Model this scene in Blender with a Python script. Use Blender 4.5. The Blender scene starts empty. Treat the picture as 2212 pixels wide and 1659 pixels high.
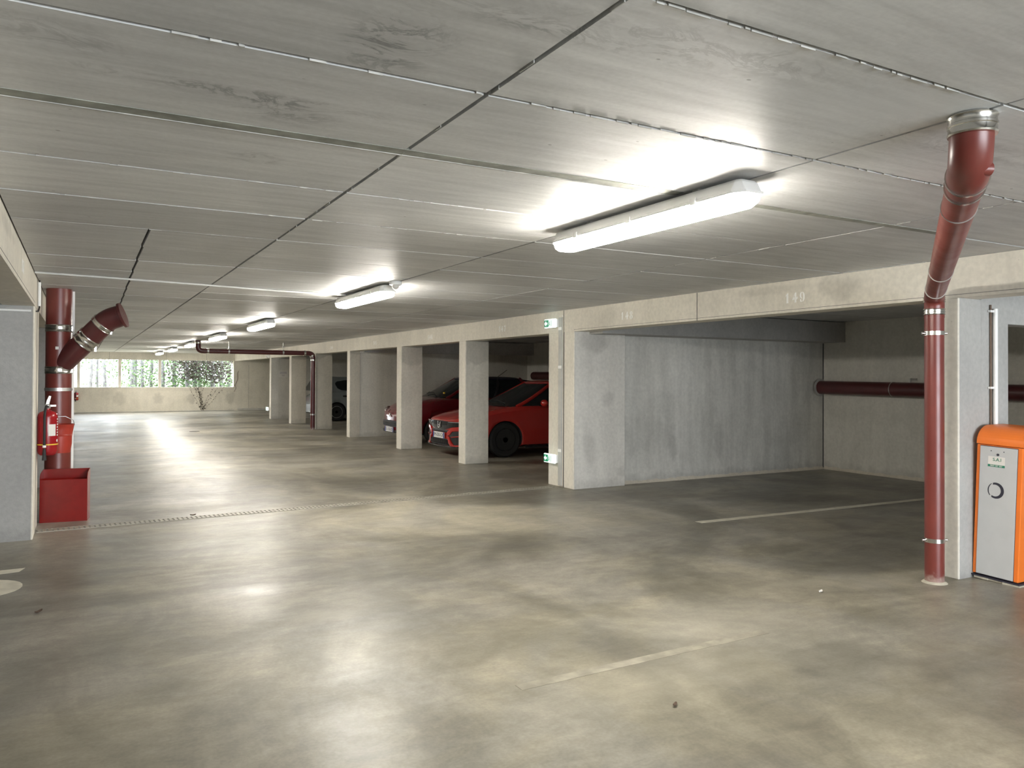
import bpy, bmesh, math, random
from mathutils import Vector, Matrix
random.seed(7)
SC = bpy.context.scene
COL = SC.collection
PI = math.pi

# ------------------------------------------------------------------ materials
class NT:
    def __init__(s, name):
        s.m = bpy.data.materials.new(name); s.m.use_nodes = True
        s.t = s.m.node_tree; s.t.nodes.clear()
        s.out = s.t.nodes.new('ShaderNodeOutputMaterial')
        s.b = s.t.nodes.new('ShaderNodeBsdfPrincipled')
        s.t.links.new(s.b.outputs[0], s.out.inputs[0])
        s.pos = s.t.nodes.new('ShaderNodeNewGeometry').outputs['Position']
    def n(s, k): return s.t.nodes.new(k)
    def put(s, inp, v):
        if hasattr(v, 'is_output'): s.t.links.new(v, inp)
        else:
            if isinstance(v, (tuple, list)) and len(v) == 3 and len(inp.default_value) == 4: v = (*v, 1)
            inp.default_value = v
    def math(s, op, a, b=0.0, c=0.0, clamp=False):
        n = s.n('ShaderNodeMath'); n.operation = op; n.use_clamp = clamp
        s.put(n.inputs[0], a); s.put(n.inputs[1], b); s.put(n.inputs[2], c)
        return n.outputs[0]
    def mapr(s, v, a, b, c=0.0, d=1.0, smooth=True):
        n = s.n('ShaderNodeMapRange'); n.interpolation_type = 'SMOOTHSTEP' if smooth else 'LINEAR'
        s.put(n.inputs[0], v)
        for i, x in enumerate((a, b, c, d)): s.put(n.inputs[1+i], x)
        return n.outputs[0]
    def scale(s, vec, sc):
        n = s.n('ShaderNodeVectorMath'); n.operation = 'MULTIPLY'
        s.put(n.inputs[0], vec); n.inputs[1].default_value = sc
        return n.outputs[0]
    def noise(s, scale, sc=(1, 1, 1), detail=4, rough=.55, dist=0.0, off=(0, 0, 0)):
        n = s.n('ShaderNodeTexNoise')
        v = s.scale(s.pos, sc)
        a = s.n('ShaderNodeVectorMath'); a.operation = 'ADD'; s.put(a.inputs[0], v); a.inputs[1].default_value = off
        s.put(n.inputs['Vector'], a.outputs[0])
        n.inputs['Scale'].default_value = scale; n.inputs['Detail'].default_value = detail
        n.inputs['Roughness'].default_value = rough; n.inputs['Distortion'].default_value = dist
        return n.outputs[0]
    def voro(s, scale, sc=(1, 1, 1), feat='F1'):
        n = s.n('ShaderNodeTexVoronoi'); n.feature = feat
        s.put(n.inputs['Vector'], s.scale(s.pos, sc)); n.inputs['Scale'].default_value = scale
        return n.outputs['Distance']
    def mix(s, f, a, b):
        n = s.n('ShaderNodeMix'); n.data_type = 'RGBA'
        s.put(n.inputs[0], f); s.put(n.inputs[6], a); s.put(n.inputs[7], b)
        return n.outputs[2]
    def mul(s, col, f):
        n = s.n('ShaderNodeVectorMath'); n.operation = 'SCALE'
        s.put(n.inputs[0], col); s.put(n.inputs[3], f)
        return n.outputs[0]
    def xyz(s):
        n = s.n('ShaderNodeSeparateXYZ'); s.put(n.inputs[0], s.pos); return n.outputs
    def spot(s, c, r, wob=.35, wsc=6.0, soft=.5, ax=(0, 1)):
        """a stain with its own shape: 1 inside, 0 outside"""
        q = s.xyz()
        dx = s.math('DIVIDE', s.math('SUBTRACT', q[ax[0]], c[0]), r[0])
        dy = s.math('DIVIDE', s.math('SUBTRACT', q[ax[1]], c[1]), r[1])
        d = s.math('SQRT', s.math('ADD', s.math('MULTIPLY', dx, dx), s.math('MULTIPLY', dy, dy)))
        d = s.math('ADD', d, s.math('MULTIPLY', s.math('SUBTRACT', s.noise(wsc, detail=5), .5), wob*4))
        return s.mapr(d, 1-soft, 1+soft*.3, 1.0, 0.0)
    def bump(s, h, strength=.2, dist=.01):
        n = s.n('ShaderNodeBump'); n.inputs['Strength'].default_value = strength
        n.inputs['Distance'].default_value = dist
        s.put(n.inputs['Height'], h); s.t.links.new(n.outputs[0], s.b.inputs['Normal'])
    def done(s, col, rough=.6, **kw):
        s.put(s.b.inputs['Base Color'], col); s.put(s.b.inputs['Roughness'], rough)
        for k, v in kw.items(): s.put(s.b.inputs[k.replace('_', ' ')], v)
        return s.m

def plain(name, col, rough=.5, metal=0.0, var=.06, **kw):
    m = NT(name)
    f = m.mapr(m.noise(9, detail=3), .3, .7, 1-var, 1+var)
    return m.done(m.mul(col, f), rough, Metallic=metal, **kw)

def concrete(name, col, dark, stains=(), vert=.5, rough=.75, topstain=None, lowstain=False):
    m = NT(name)
    a = m.mapr(m.noise(1.1, detail=6, rough=.6, dist=.6), .32, .68)
    c = m.mix(a, dark, col)
    st = m.noise(6, (1, 1, .12), detail=4)                         # vertical formwork streaks
    c = m.mul(c, m.mapr(st, .25, .75, 1-.14*vert, 1+.12*vert))
    c = m.mul(c, m.mapr(m.noise(26, detail=4), .25, .75, .93, 1.06))
    pits = m.mapr(m.voro(13), .03, .065, .72, 1.0)
    keep = m.mapr(m.noise(3.1, off=(4, 1, 7)), .52, .6, 0, 1)
    c = m.mul(c, m.math('ADD', m.math('MULTIPLY', m.math('SUBTRACT', pits, 1.0), keep), 1.0))
    if topstain:                                                    # damp patch with a ragged lower edge
        z = m.xyz()[2]
        e = m.math('ADD', z, m.math('MULTIPLY', m.math('SUBTRACT', m.noise(2.6, detail=6), .5), .55))
        f = m.mapr(e, topstain, topstain+.06)
        c = m.mix(m.math('MULTIPLY', f, .55), c, m.mul(c, .62))
    for (cc, rr, k, ax) in stains:
        c = m.mix(m.math('MULTIPLY', m.spot(cc, rr, ax=ax), k), c, m.mul(c, .6))
    if lowstain:
        z = m.xyz()[2]
        e = m.math('ADD', z, m.math('MULTIPLY', m.math('SUBTRACT', m.noise(5, detail=5), .5), .3))
        c = m.mix(m.mapr(e, .02, .16, .45, 0), c, m.mul(c, .6))
    m.bump(m.math('ADD', m.noise(18, detail=6), m.math('MULTIPLY', m.noise(90, detail=2), .4)), .22, .006)
    return m.done(c, rough)

YZ, XZ, XY = (1, 2), (0, 2), (0, 1)
M = {}
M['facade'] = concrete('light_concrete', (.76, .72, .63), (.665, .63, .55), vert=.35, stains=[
    ((4.55, 2.28), (.28, .12), .4, YZ), ((7.95, 2.2), (.2, .2), .22, YZ), ((5.3, 2.33), (.5, .05), .3, YZ), ((9.0, 1.5), (.1, .3), .2, YZ)])
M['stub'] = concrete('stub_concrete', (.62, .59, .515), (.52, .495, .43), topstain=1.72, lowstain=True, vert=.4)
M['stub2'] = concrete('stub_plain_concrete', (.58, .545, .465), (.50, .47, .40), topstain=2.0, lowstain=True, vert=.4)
M['partition'] = concrete('partition_concrete', (.69, .68, .635), (.58, .575, .535), vert=.9, lowstain=True, stains=[
    ((7.55, .52), (.10, .24), .5, XZ), ((8.45, .55), (.12, .28), .3, XZ), ((6.2, .75), (.12, .3), .35, XZ), ((6.35, 1.2), (.2, .14), .3, XZ), ((7.0, .7), (.6, .3), .2, XZ)])
M['column'] = concrete('column_concrete', (.72, .705, .66), (.62, .61, .57), vert=.5, lowstain=True, stains=[
    ((6.05, 1.98), (.26, .19), .5, XZ), ((6.32, 1.2), (.13, .13), .35, XZ), ((6.0, .55), (.12, .26), .3, XZ), ((6.55, .2), (.1, .1), .3, XZ)])
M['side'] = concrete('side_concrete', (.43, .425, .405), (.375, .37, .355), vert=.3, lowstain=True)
M['rear'] = concrete('rear_concrete', (.70, .68, .62), (.61, .595, .54), vert=.4, lowstain=True)
M['far'] = concrete('far_wall_concrete', (.72, .68, .58), (.62, .585, .49), vert=.3, stains=[
    ((1.35, .55), (.26, .28), .4, XZ), ((2.75, .52), (.2, .26), .55, XZ), ((4.0, .52), (.17, .26), .55, XZ), ((5.55, .55), (.2, .3), .4, XZ), ((.9, .75), (.4, .3), .25, XZ), ((1.2, 1.0), (1.5, .05), .3, XZ), ((3.4, .9), (1.6, .08), .15, XZ)])
M['dark'] = concrete('bay_concrete', (.60, .60, .58), (.52, .52, .505), vert=.3)
M['chamfer'] = concrete('edge_concrete', (.66, .61, .51), (.6, .55, .46), vert=.2)

def floor_mat():
    m = NT('floor_concrete')
    a = m.mapr(m.noise(.42, (1, 1, 1), detail=7, rough=.62, dist=1.2), .38, .62)
    c = m.mix(a, (.172, .157, .120), (.318, .292, .226))
    hue = m.mapr(m.noise(.75, detail=6, rough=.65, dist=1.0, off=(11, 4, 2)), .42, .6)
    c = m.mix(m.math('MULTIPLY', hue, .45), c, m.mix(a, (.185, .178, .160), (.27, .262, .245)))
    b = m.mapr(m.noise(1.5, (1, .55, 1), detail=6, rough=.65, dist=.8, off=(3, 9, 0)), .32, .68, .78, 1.14)
    c = m.mul(c, b)
    sw = m.noise(5, (.7, 1.5, 1), detail=6, rough=.7, dist=.6, off=(1, 5, 0))
    c = m.mul(c, m.mapr(sw, .3, .7, .84, 1.1))
    c = m.mul(c, m.mapr(m.noise(60, detail=3), .2, .8, .90, 1.09))
    c = m.mul(c, m.mapr(m.noise(14, detail=5, rough=.7), .3, .7, .93, 1.06))
    # darker scuffs and spill marks
    for cc, rr, k in [((.35, 4.05), (.28, .22), .45), ((.05, 3.2), (.5, .45), .3), ((3.55, 2.75), (.45, .16), .35), ((4.0, 2.45), (.5, .18), .35),
                      ((2.95, 3.0), (.22, .08), .45), ((4.7, 2.2), (.5, .12), .3), ((3.9, 5.8), (.9, .35), .22), ((3.0, 6.4), (.6, .4), .2),
                      ((7.6, 7.2), (.8, .4), .4), ((7.2, 5.2), (.9, .8), .25), ((4.6, 8.1), (.8, .18), .25), ((1.2, 7.3), (.7, .35), .25),
                      ((3.2, 24.5), (1.6, .6), .4), ((4.0, 20.5), (1.5, .7), .35), ((2.6, 29), (1.8, .9), .25), ((4.6, 13.5), (1.3, .5), .25), ((5.0, 10.8), (.8, .3), .3)]:
        c = m.mix(m.math('MULTIPLY', m.spot(cc, rr, wob=.14, wsc=2.4, soft=.95), k), c, m.mul(c, .62))
    # paler worn cement patches
    for cc, rr, k in [((1.35, 4.85), (.2, .16), .35), ((4.6, 4.0), (.7, .08), .3), ((5.2, 3.75), (.5, .12), .35), ((3.4, 3.6), (.7, .4), .25), ((2.6, 3.05), (.9, .3), .2), ((6.0, 2.7), (.8, .3), .3)]:
        c = m.mix(m.math('MULTIPLY', m.spot(cc, rr, wob=.16, wsc=4, soft=.8), k), c, (.37, .345, .28))
    m.bump(m.math('ADD', m.noise(2.2, detail=5), m.math('MULTIPLY', m.noise(45, detail=4), .12)), .10, .02)
    r = m.math('MULTIPLY_ADD', m.noise(1.3, (.7, 1.6, 1), detail=6, rough=.6, off=(9, 9, 0)), .34, .235)
    return m.done(c, r, Specular_IOR_Level=.5)
M['floor'] = floor_mat()

def ceil_mat():
    m = NT('ceiling_concrete')
    at = m.n('ShaderNodeAttribute'); at.attribute_name = 'tone'
    a = m.mapr(m.noise(.7, detail=6, rough=.6, dist=.7), .32, .68)
    c = m.mix(a, (.565, .572, .572), (.65, .655, .645))
    c = m.mul(c, m.mapr(at.outputs['Fac'], 0, 1, .82, 1.12, smooth=False))
    c = m.mul(c, m.mapr(m.noise(7, (.28, 2.4, 1), detail=6, rough=.65), .25, .75, .86, 1.10))   # plywood grain runs across the aisle
    c = m.mul(c, m.mapr(m.noise(50, detail=3), .25, .75, .96, 1.04))
    for cc, rr, k in [((.72, 2.02), (.14, .2), .55), ((.45, 2.6), (.45, .05), .45), ((1.05, 1.72), (.3, .05), .4), ((.62, 2.72), (.18, .1), .4),
                      ((.62, 3.35), (.12, .08), .3), ((1.55, 1.62), (.5, .1), .3), ((2.9, 1.8), (.5, .12), .25), ((-.1, 2.4), (.2, .1), .25)]:
        ln = m.mapr(m.math('ABSOLUTE', m.math('SUBTRACT', m.noise(5.5, (.8, 1.3, 1), detail=5, rough=.65, dist=1.5), .5)), .0, .07, 1, .12)
        c = m.mix(m.math('MULTIPLY', m.math('MULTIPLY', m.spot(cc, (rr[0]*1.2, rr[1]*1.25), wob=.3, wsc=6, soft=.8), ln), min(1, k*1.5)), c, m.mul(c, .42))
    # smoothed mortar around the pipe opening
    c = m.mix(m.math('MULTIPLY', m.spot((2.5, 1.68), (.55, .22), wob=.35, wsc=2, soft=.4), .5), c, (.62, .63, .63))
    # small pits
    pit = m.mapr(m.voro(5.5, (1.0, 1.6, 1)), .035, .055, 1, 0)
    kk = m.mapr(m.noise(2.3, off=(2, 8, 1)), .5, .54)
    c = m.mix(m.math('MULTIPLY', m.math('MULTIPLY', pit, kk), .6), c, (.14, .14, .135))
    m.bump(m.math('ADD', m.noise(1.6, detail=5), m.math('MULTIPLY', m.noise(30, (.4, 1.5, 1), detail=4), .10)), .12, .02)
    r = m.math('MULTIPLY_ADD', m.noise(1.2, (.4, 1.6, 1), detail=5, off=(5, 0, 0)), .3, .34)
    return m.done(c, r, Specular_IOR_Level=.35)
M['ceiling'] = ceil_mat()
M['joint'] = plain('joint_shadow_concrete', (.09, .09, .088), .9)
M['grout'] = plain('joint_grout', (.27, .275, .24), .85, var=.25)
M['ridge'] = plain('joint_ridge', (.42, .415, .39), .85, var=.25)

def pipe_mat(name, col):
    m = NT(name)
    c = m.mul(col, m.mapr(m.noise(4, detail=5), .3, .7, .88, 1.1))
    low = m.mapr(m.math('ADD', m.xyz()[2], m.math('MULTIPLY', m.noise(30, detail=4), .12)), .06, .14, 1, 0)
    c = m.mix(m.math('MULTIPLY', low, .6), c, (.45, .38, .33))
    m.bump(m.noise(60, detail=3), .05, .002)
    return m.done(c, m.math('MULTIPLY_ADD', m.noise(7), .2, .24), Specular_IOR_Level=.55)
M['pipe'] = pipe_mat('cast_iron_red_paint', (.165, .034, .026))
M['pipe2'] = pipe_mat('cast_iron_dark_red_paint', (.085, .019, .019))
M['steel'] = plain('galvanised_steel', (.62, .61, .58), .22, 1.0, var=.15)
M['steel_dull'] = plain('dull_zinc', (.55, .55, .53), .42, .9, var=.12)
M['white'] = plain('white_plastic', (.85, .85, .83), .35, var=.02)
M['conduit'] = plain('grey_white_conduit', (.62, .62, .60), .4)
M['black'] = plain('black_rubber', (.012, .012, .013), .6)
M['blackgloss'] = plain('black_gloss_plastic', (.012, .012, .014), .15)
M['redpaint'] = plain('red_sheet_paint', (.215, .012, .010), .26, var=.08)
M['redext'] = plain('red_extinguisher_paint', (.30, .009, .013), .22, var=.04)
M['redbucket'] = plain('red_bucket_paint', (.36, .035, .02), .4, var=.08)
M['label'] = plain('paper_label', (.70, .68, .64), .5, var=.03)
M['yellow'] = plain('yellow_strap', (.75, .5, .04), .5)
M['orange'] = plain('orange_cabinet_paint', (.80, .19, .025), .38, var=.03)
M['orangedk'] = plain('dark_orange_plastic', (.42, .075, .02), .25, var=.05)
M['panel'] = plain('light_grey_panel_paint', (.50, .51, .51), .5, var=.02)
M['ink'] = plain('dark_ink', (.03, .03, .045), .5)
M['green'] = plain('green_ink', (.02, .20, .12), .5)
M['paint'] = plain('white_wall_paint', (.93, .93, .90), .8, var=.04)
M['floorpaint'] = plain('worn_floor_paint', (.60, .57, .47), .5, var=.12)
M['faded'] = plain('faded_floor_paint', (.262, .243, .196), .42, var=.22)
M['leaf'] = plain('dry_leaf', (.07, .045, .03), .8, var=.3)
M['shim'] = plain('cement_shim', (.45, .42, .34), .9, var=.2)
M['carred'] = plain('car_red_paint', (.42, .022, .018), .2, var=.01, Coat_Weight=.8, Coat_Roughness=.05)
M['carred2'] = plain('car_deep_red_paint', (.15, .007, .013), .22, var=.01, Coat_Weight=.8, Coat_Roughness=.05)
M['carwhite'] = plain('car_pale_silver_paint', (.24, .27, .285), .3, var=.01, Coat_Weight=.6, Coat_Roughness=.08)
M['navy'] = plain('navy_roof_paint', (.008, .010, .035), .2, var=.01)
M['glass'] = plain('dark_car_glass', (.012, .016, .018), .06, var=.01)
M['chrome'] = plain('chrome', (.8, .8, .8), .12, 1.0, var=.01)
M['rim'] = plain('alloy_rim', (.55, .55, .56), .3, .8)
M['rimdark'] = plain('dark_alloy_rim', (.02, .02, .022), .3, .4)
M['tyre'] = plain('tyre_rubber', (.014, .014, .014), .75)
M['plate'] = plain('number_plate_white', (.78, .78, .75), .35, var=.02)
M['plateblue'] = plain('number_plate_blue', (.02, .04, .25), .35)
M['lens'] = plain('clear_lamp_lens', (.55, .55, .55), .08, .3)
M['smoked'] = plain('smoked_lamp_lens', (.06, .02, .018), .12)
M['tail'] = plain('red_tail_lens', (.35, .01, .015), .12)
M['bark'] = plain('grey_bark', (.11, .11, .11), .9, var=.3)
M['soil'] = plain('leaf_litter_soil', (.22, .20, .14), .95, var=.3)
M['leafgreen'] = plain('green_leaves', (.05, .10, .022), .6, var=.35, Transmission_Weight=0.0)
M['ivydark'] = plain('dry_brown_ivy', (.03, .024, .014), .8, var=.4)
M['twig'] = plain('dry_twig', (.12, .09, .06), .9, var=.3)

def emis(name, col, s, base=(.8, .8, .8)):
    m = NT(name)
    return m.done(base, .4, Emission_Color=(*col, 1), Emission_Strength=s)
M['lamp'] = emis('lit_lamp_diffuser', (1.0, .945, .855), 40.0)
M['exitwhite'] = emis('backlit_exit_white', (.8, 1.0, .92), .45)
M['exitgreen'] = emis('backlit_exit_green', (.0, .35, .15), .12, (.01, .2, .1))

# ------------------------------------------------------------------ mesh helpers
class MB:
    def __init__(s): s.v = []; s.f = []; s.mi = []; s.sm = []
    def add(s, vs, fs, mi=0, smooth=False):
        o = len(s.v); s.v += [tuple(v) for v in vs]
        for f in fs: s.f.append([o+i for i in f]); s.mi.append(mi); s.sm.append(smooth)
        return s
    def box(s, x0, x1, y0, y1, z0, z1, mi=0):
        vs = [(x, y, z) for x in (x0, x1) for y in (y0, y1) for z in (z0, z1)]
        return s.add(vs, [(0, 1, 3, 2), (4, 6, 7, 5), (0, 4, 5, 1), (2, 3, 7, 6), (0, 2, 6, 4), (1, 5, 7, 3)], mi)
    def rings(s, rings, mi=0, cap=True, smooth=True, closed=True):
        n = len(rings[0]); vs = [p for r in rings for p in r]; fs = []
        for i in range(len(rings)-1):
            for j in range(n if closed else n-1):
                k = (j+1) % n; fs.append((i*n+j, i*n+k, (i+1)*n+k, (i+1)*n+j))
        if cap: fs.append(tuple(reversed(range(n)))); fs.append(tuple((len(rings)-1)*n+j for j in range(n)))
        return s.add(vs, fs, mi, smooth)
    def tube(s, pts, r, seg=20, mi=0, cap=True, smooth=True):
        pts = [Vector(p) for p in pts]; n = len(pts)
        rr = r if isinstance(r, (list, tuple)) else [r]*n
        ts = []
        sg = [(pts[i+1]-pts[i]) for i in range(n-1)]
        sg = [d.normalized() if d.length > 1e-7 else None for d in sg]
        for i in range(n):
            a = next((d for d in reversed(sg[:i]) if d), None)
            b = next((d for d in sg[i:] if d), None)
            t = (a+b).normalized() if a and b and (a+b).length > 1e-6 else (a or b)
            ts.append(t)
        up = Vector((0, 0, 1)) if abs(ts[0].z) < .9 else Vector((1, 0, 0))
        u = ts[0].cross(up).normalized(); R = []
        for i in range(n):
            u = (u - ts[i]*u.dot(ts[i])).normalized(); w = ts[i].cross(u)
            R.append([tuple(pts[i]+(u*math.cos(2*PI*k/seg)+w*math.sin(2*PI*k/seg))*rr[i]) for k in range(seg)])
        return s.rings(R, mi, cap, smooth)
    def lathe(s, prof, c=(0, 0, 0), ax='z', seg=28, mi=0, smooth=True, cap=True):
        R = []
        for (r, h) in prof:
            ring = []
            for k in range(seg):
                a = 2*PI*k/seg; x, y = r*math.cos(a), r*math.sin(a)
                p = (x, y, h) if ax == 'z' else ((h, x, y) if ax == 'x' else (y, h, x))
                ring.append((c[0]+p[0], c[1]+p[1], c[2]+p[2]))
            R.append(ring)
        return s.rings(R, mi, cap, smooth)
    def prism(s, poly, axis, a, b, mi=0):
        """poly: 2-D outline; axis 0: (y,z) outline pushed along x; 1: (x,z); 2: (x,y)"""
        def P(p, h):
            return (h, p[0], p[1]) if axis == 0 else ((p[0], h, p[1]) if axis == 1 else (p[0], p[1], h))
        return s.rings([[P(p, a) for p in poly], [P(p, b) for p in poly]], mi, True, False)
    def sphere(s, c, r, seg=16, n=8, mi=0, sq=(1, 1, 1)):
        R = []
        for i in range(1, n):
            t = PI*i/n
            R.append([(c[0]+r*sq[0]*math.sin(t)*math.cos(2*PI*k/seg), c[1]+r*sq[1]*math.sin(t)*math.sin(2*PI*k/seg), c[2]-r*sq[2]*math.cos(t)) for k in range(seg)])
        return s.rings(R, mi)
    def mesh(s, name, off=(0, 0, 0)):
        me = bpy.data.meshes.new(name)
        me.from_pydata([(v[0]-off[0], v[1]-off[1], v[2]-off[2]) for v in s.v], [], s.f)
        me.polygons.foreach_set('material_index', s.mi); me.polygons.foreach_set('use_smooth', s.sm)
        bm = bmesh.new(); bm.from_mesh(me); bmesh.ops.recalc_face_normals(bm, faces=bm.faces); bm.to_mesh(me); bm.free()
        if any(s.sm): me.set_sharp_from_angle(angle=math.radians(38))
        return me

def wpos(o):
    p = Vector(o.location)
    while o.parent: o = o.parent; p = p + Vector(o.location)
    return p
def obj(name, mb, mats, parent=None, local=False, bevel=0.0, loc=None):
    """links the builder as ONE mesh object; the shape is given in world coordinates unless local"""
    if not isinstance(mats, (list, tuple)): mats = [mats]
    if parent is not None: off = (0, 0, 0) if local else wpos(parent)
    else: off = loc or (0, 0, 0)
    me = mb.mesh(name, off)
    for m in mats: me.materials.append(m)
    o = bpy.data.objects.new(name, me); COL.objects.link(o)
    if parent is not None: o.parent = parent
    elif loc: o.location = loc
    if bevel:
        b = o.modifiers.new('bevel', 'BEVEL'); b.width = bevel; b.segments = 2; b.limit_method = 'ANGLE'
    return o
def tag(o, label, cat, group=None):
    o['label'] = label; o['category'] = cat
    if group: o['group'] = group
    return o
def thing(name, label, cat, loc=(0, 0, 0), rz=0.0, group=None):
    o = bpy.data.objects.new(name, None); COL.objects.link(o); o.location = loc; o.rotation_euler.z = rz
    o.empty_display_size = .1
    return tag(o, label, cat, group)
def struct(name, mb, mats, bevel=0.0):
    o = obj(name, mb, mats, bevel=bevel); o['kind'] = 'structure'; return o
def dup(root, loc, label, group=None):
    r = root.copy(); COL.objects.link(r); r.location = loc; r['label'] = label
    if group: r['group'] = group
    for ch in [o for o in bpy.data.objects if o.parent == root]:
        c = ch.copy(); COL.objects.link(c); c.parent = r
        for g in [o for o in bpy.data.objects if o.parent == ch]:
            d = g.copy(); COL.objects.link(d); d.parent = c
    return r
def text_mb(s, size, place, mb=None, depth=.0008, mi=0):
    """letter shapes as geometry. place(u, v, d) turns text coordinates (metres) into a point"""
    cu = bpy.data.curves.new('t', 'FONT'); cu.body = s; cu.size = size; cu.align_x = 'CENTER'; cu.align_y = 'CENTER'
    cu.extrude = depth; cu.resolution_u = 3
    to = bpy.data.objects.new('t', cu); COL.objects.link(to)
    dg = bpy.context.evaluated_depsgraph_get(); me = bpy.data.meshes.new_from_object(to.evaluated_get(dg))
    mb = mb or MB(); mb.add([place(v.co.x, v.co.y, v.co.z+depth) for v in me.vertices], [list(p.vertices) for p in me.polygons], mi)
    bpy.data.objects.remove(to); bpy.data.curves.remove(cu); bpy.data.meshes.remove(me)
    return mb

# ------------------------------------------------------------------ stencil digits (unit height)
def arc(cx, cy, rx, ry, ix, iy, a0, a1, dx=0.0, n=14):
    o, i = [], []
    for k in range(n+1):
        a = math.radians(a0+(a1-a0)*k/n)
        o.append((cx+rx*math.cos(a), cy+ry*math.sin(a))); i.append((cx+dx+ix*math.cos(a), cy+iy*math.sin(a)))
    return [[o[k], o[k+1], i[k+1], i[k]] for k in range(n)]
def digit(c):
    if c == '1': return [[(.24, .03), (.47, .03), (.47, 1), (.36, 1), (.24, .86)], [(.10, .66), (.24, .78), (.24, .92)], [(.2, 0), (.52, 0), (.47, .05), (.24, .05)]]
    if c == '4': return [[(.34, .04), (.54, .04), (.54, 1), (.44, 1), (.34, .92)], [(.30, .84), (.30, .74), (.18, .5), (.12, .5)], [(.02, .28), (.30, .28), (.30, .52), (.16, .52)],
                         [(.54, .28), (.62, .30), (.70, .42), (.68, .58), (.54, .50)], [(.28, 0), (.56, 0), (.54, .06), (.36, .06)]]
    if c == '9': return arc(.33, .66, .30, .34, .11, .27, 98, 262) + arc(.33, .5, .31, .5, .10, .44, -78, 82) + arc(.20, .15, .13, .15, .02, .02, 90, 330)
    if c == '6': return [[(.66-x, 1-y) for x, y in q] for q in digit('9')]
    if c == '8': return arc(.33, .76, .26, .24, .08, .18, 98, 262)+arc(.33, .76, .26, .24, .08, .18, -82, 82)+arc(.33, .26, .31, .27, .09, .21, 98, 262)+arc(.33, .26, .31, .27, .09, .21, -82, 82)
    if c == '7': return [[(.06, .80), (.62, .86), (.64, 1), (.06, 1)], [(.06, .66), (.10, .66), (.14, .8), (.06, .8)], [(.46, .84), (.62, .86), (.42, .0), (.22, .0), (.26, .3)]]
    if c == '5': return [[(.10, .5), (.17, .5), (.17, .98), (.10, .98)], [(.17, .80), (.56, .86), (.60, 1), (.17, .98)]]+arc(.30, .32, .32, .32, .12, .26, -88, 110)+arc(.18, .16, .13, .14, .02, .02, 120, 340)
    if c == '3': return arc(.28, .76, .28, .24, .10, .18, -70, 130)+arc(.28, .28, .33, .28, .12, .22, -120, 72)
    return []
def digits_mb(s, h, place, gap=.28, th=.0012, wx=1.0):
    mb = MB(); x = 0
    W = len(s)*.66+(len(s)-1)*gap
    for c in s:
        for q in digit(c):
            a = [place((x+u-W/2)*h*wx, (v-.5)*h, 0) for u, v in q]; b = [place((x+u-W/2)*h*wx, (v-.5)*h, th) for u, v in q]
            n = len(q); mb.add(a+b, [tuple(range(n))[::-1], tuple(range(n, 2*n))]+[(i, (i+1) % n, n+(i+1) % n, n+i) for i in range(n)])
        x += .66+gap
    return mb

# ------------------------------------------------------------------ camera
F, YAW, PIT, ROL, CY = 1687.639, .5041499, .01038236, .00457124, 795.81685
cy_, sy_, cp, sp, cr, sr = math.cos(YAW), math.sin(YAW), math.cos(PIT), math.sin(PIT), math.cos(ROL), math.sin(ROL)
fw = Vector((sy_*cp, cy_*cp, sp)); rt = Vector((cy_, -sy_, 0)); up = rt.cross(fw)
r2 = rt*cr+up*sr; u2 = up*cr-rt*sr
cam = bpy.data.cameras.new('camera'); co = bpy.data.objects.new('camera', cam); COL.objects.link(co)
mw = Matrix.Identity(4)
for i in range(3):
    mw[i][0], mw[i][1], mw[i][2] = r2[i], u2[i], -fw[i]
mw.translation = (0, 0, 1.5); co.matrix_world = mw
cam.sensor_width = 36; cam.lens = F/2212*36; cam.shift_y = -(829.5-CY)/2212; cam.clip_start = .05; cam.clip_end = 200
SC.camera = co

# ------------------------------------------------------------------ room shell
XR, XL, H, XB = 5.74, -.37, 2.40, 10.75     # right facade, left facade, ceiling, rear wall of the bays
YF, YB = 34.8, -7.0
b = MB().box(-5.6, 11.0, YB-.3, YF+.3, -.3, 0); struct('floor', b, M['floor'])

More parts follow.
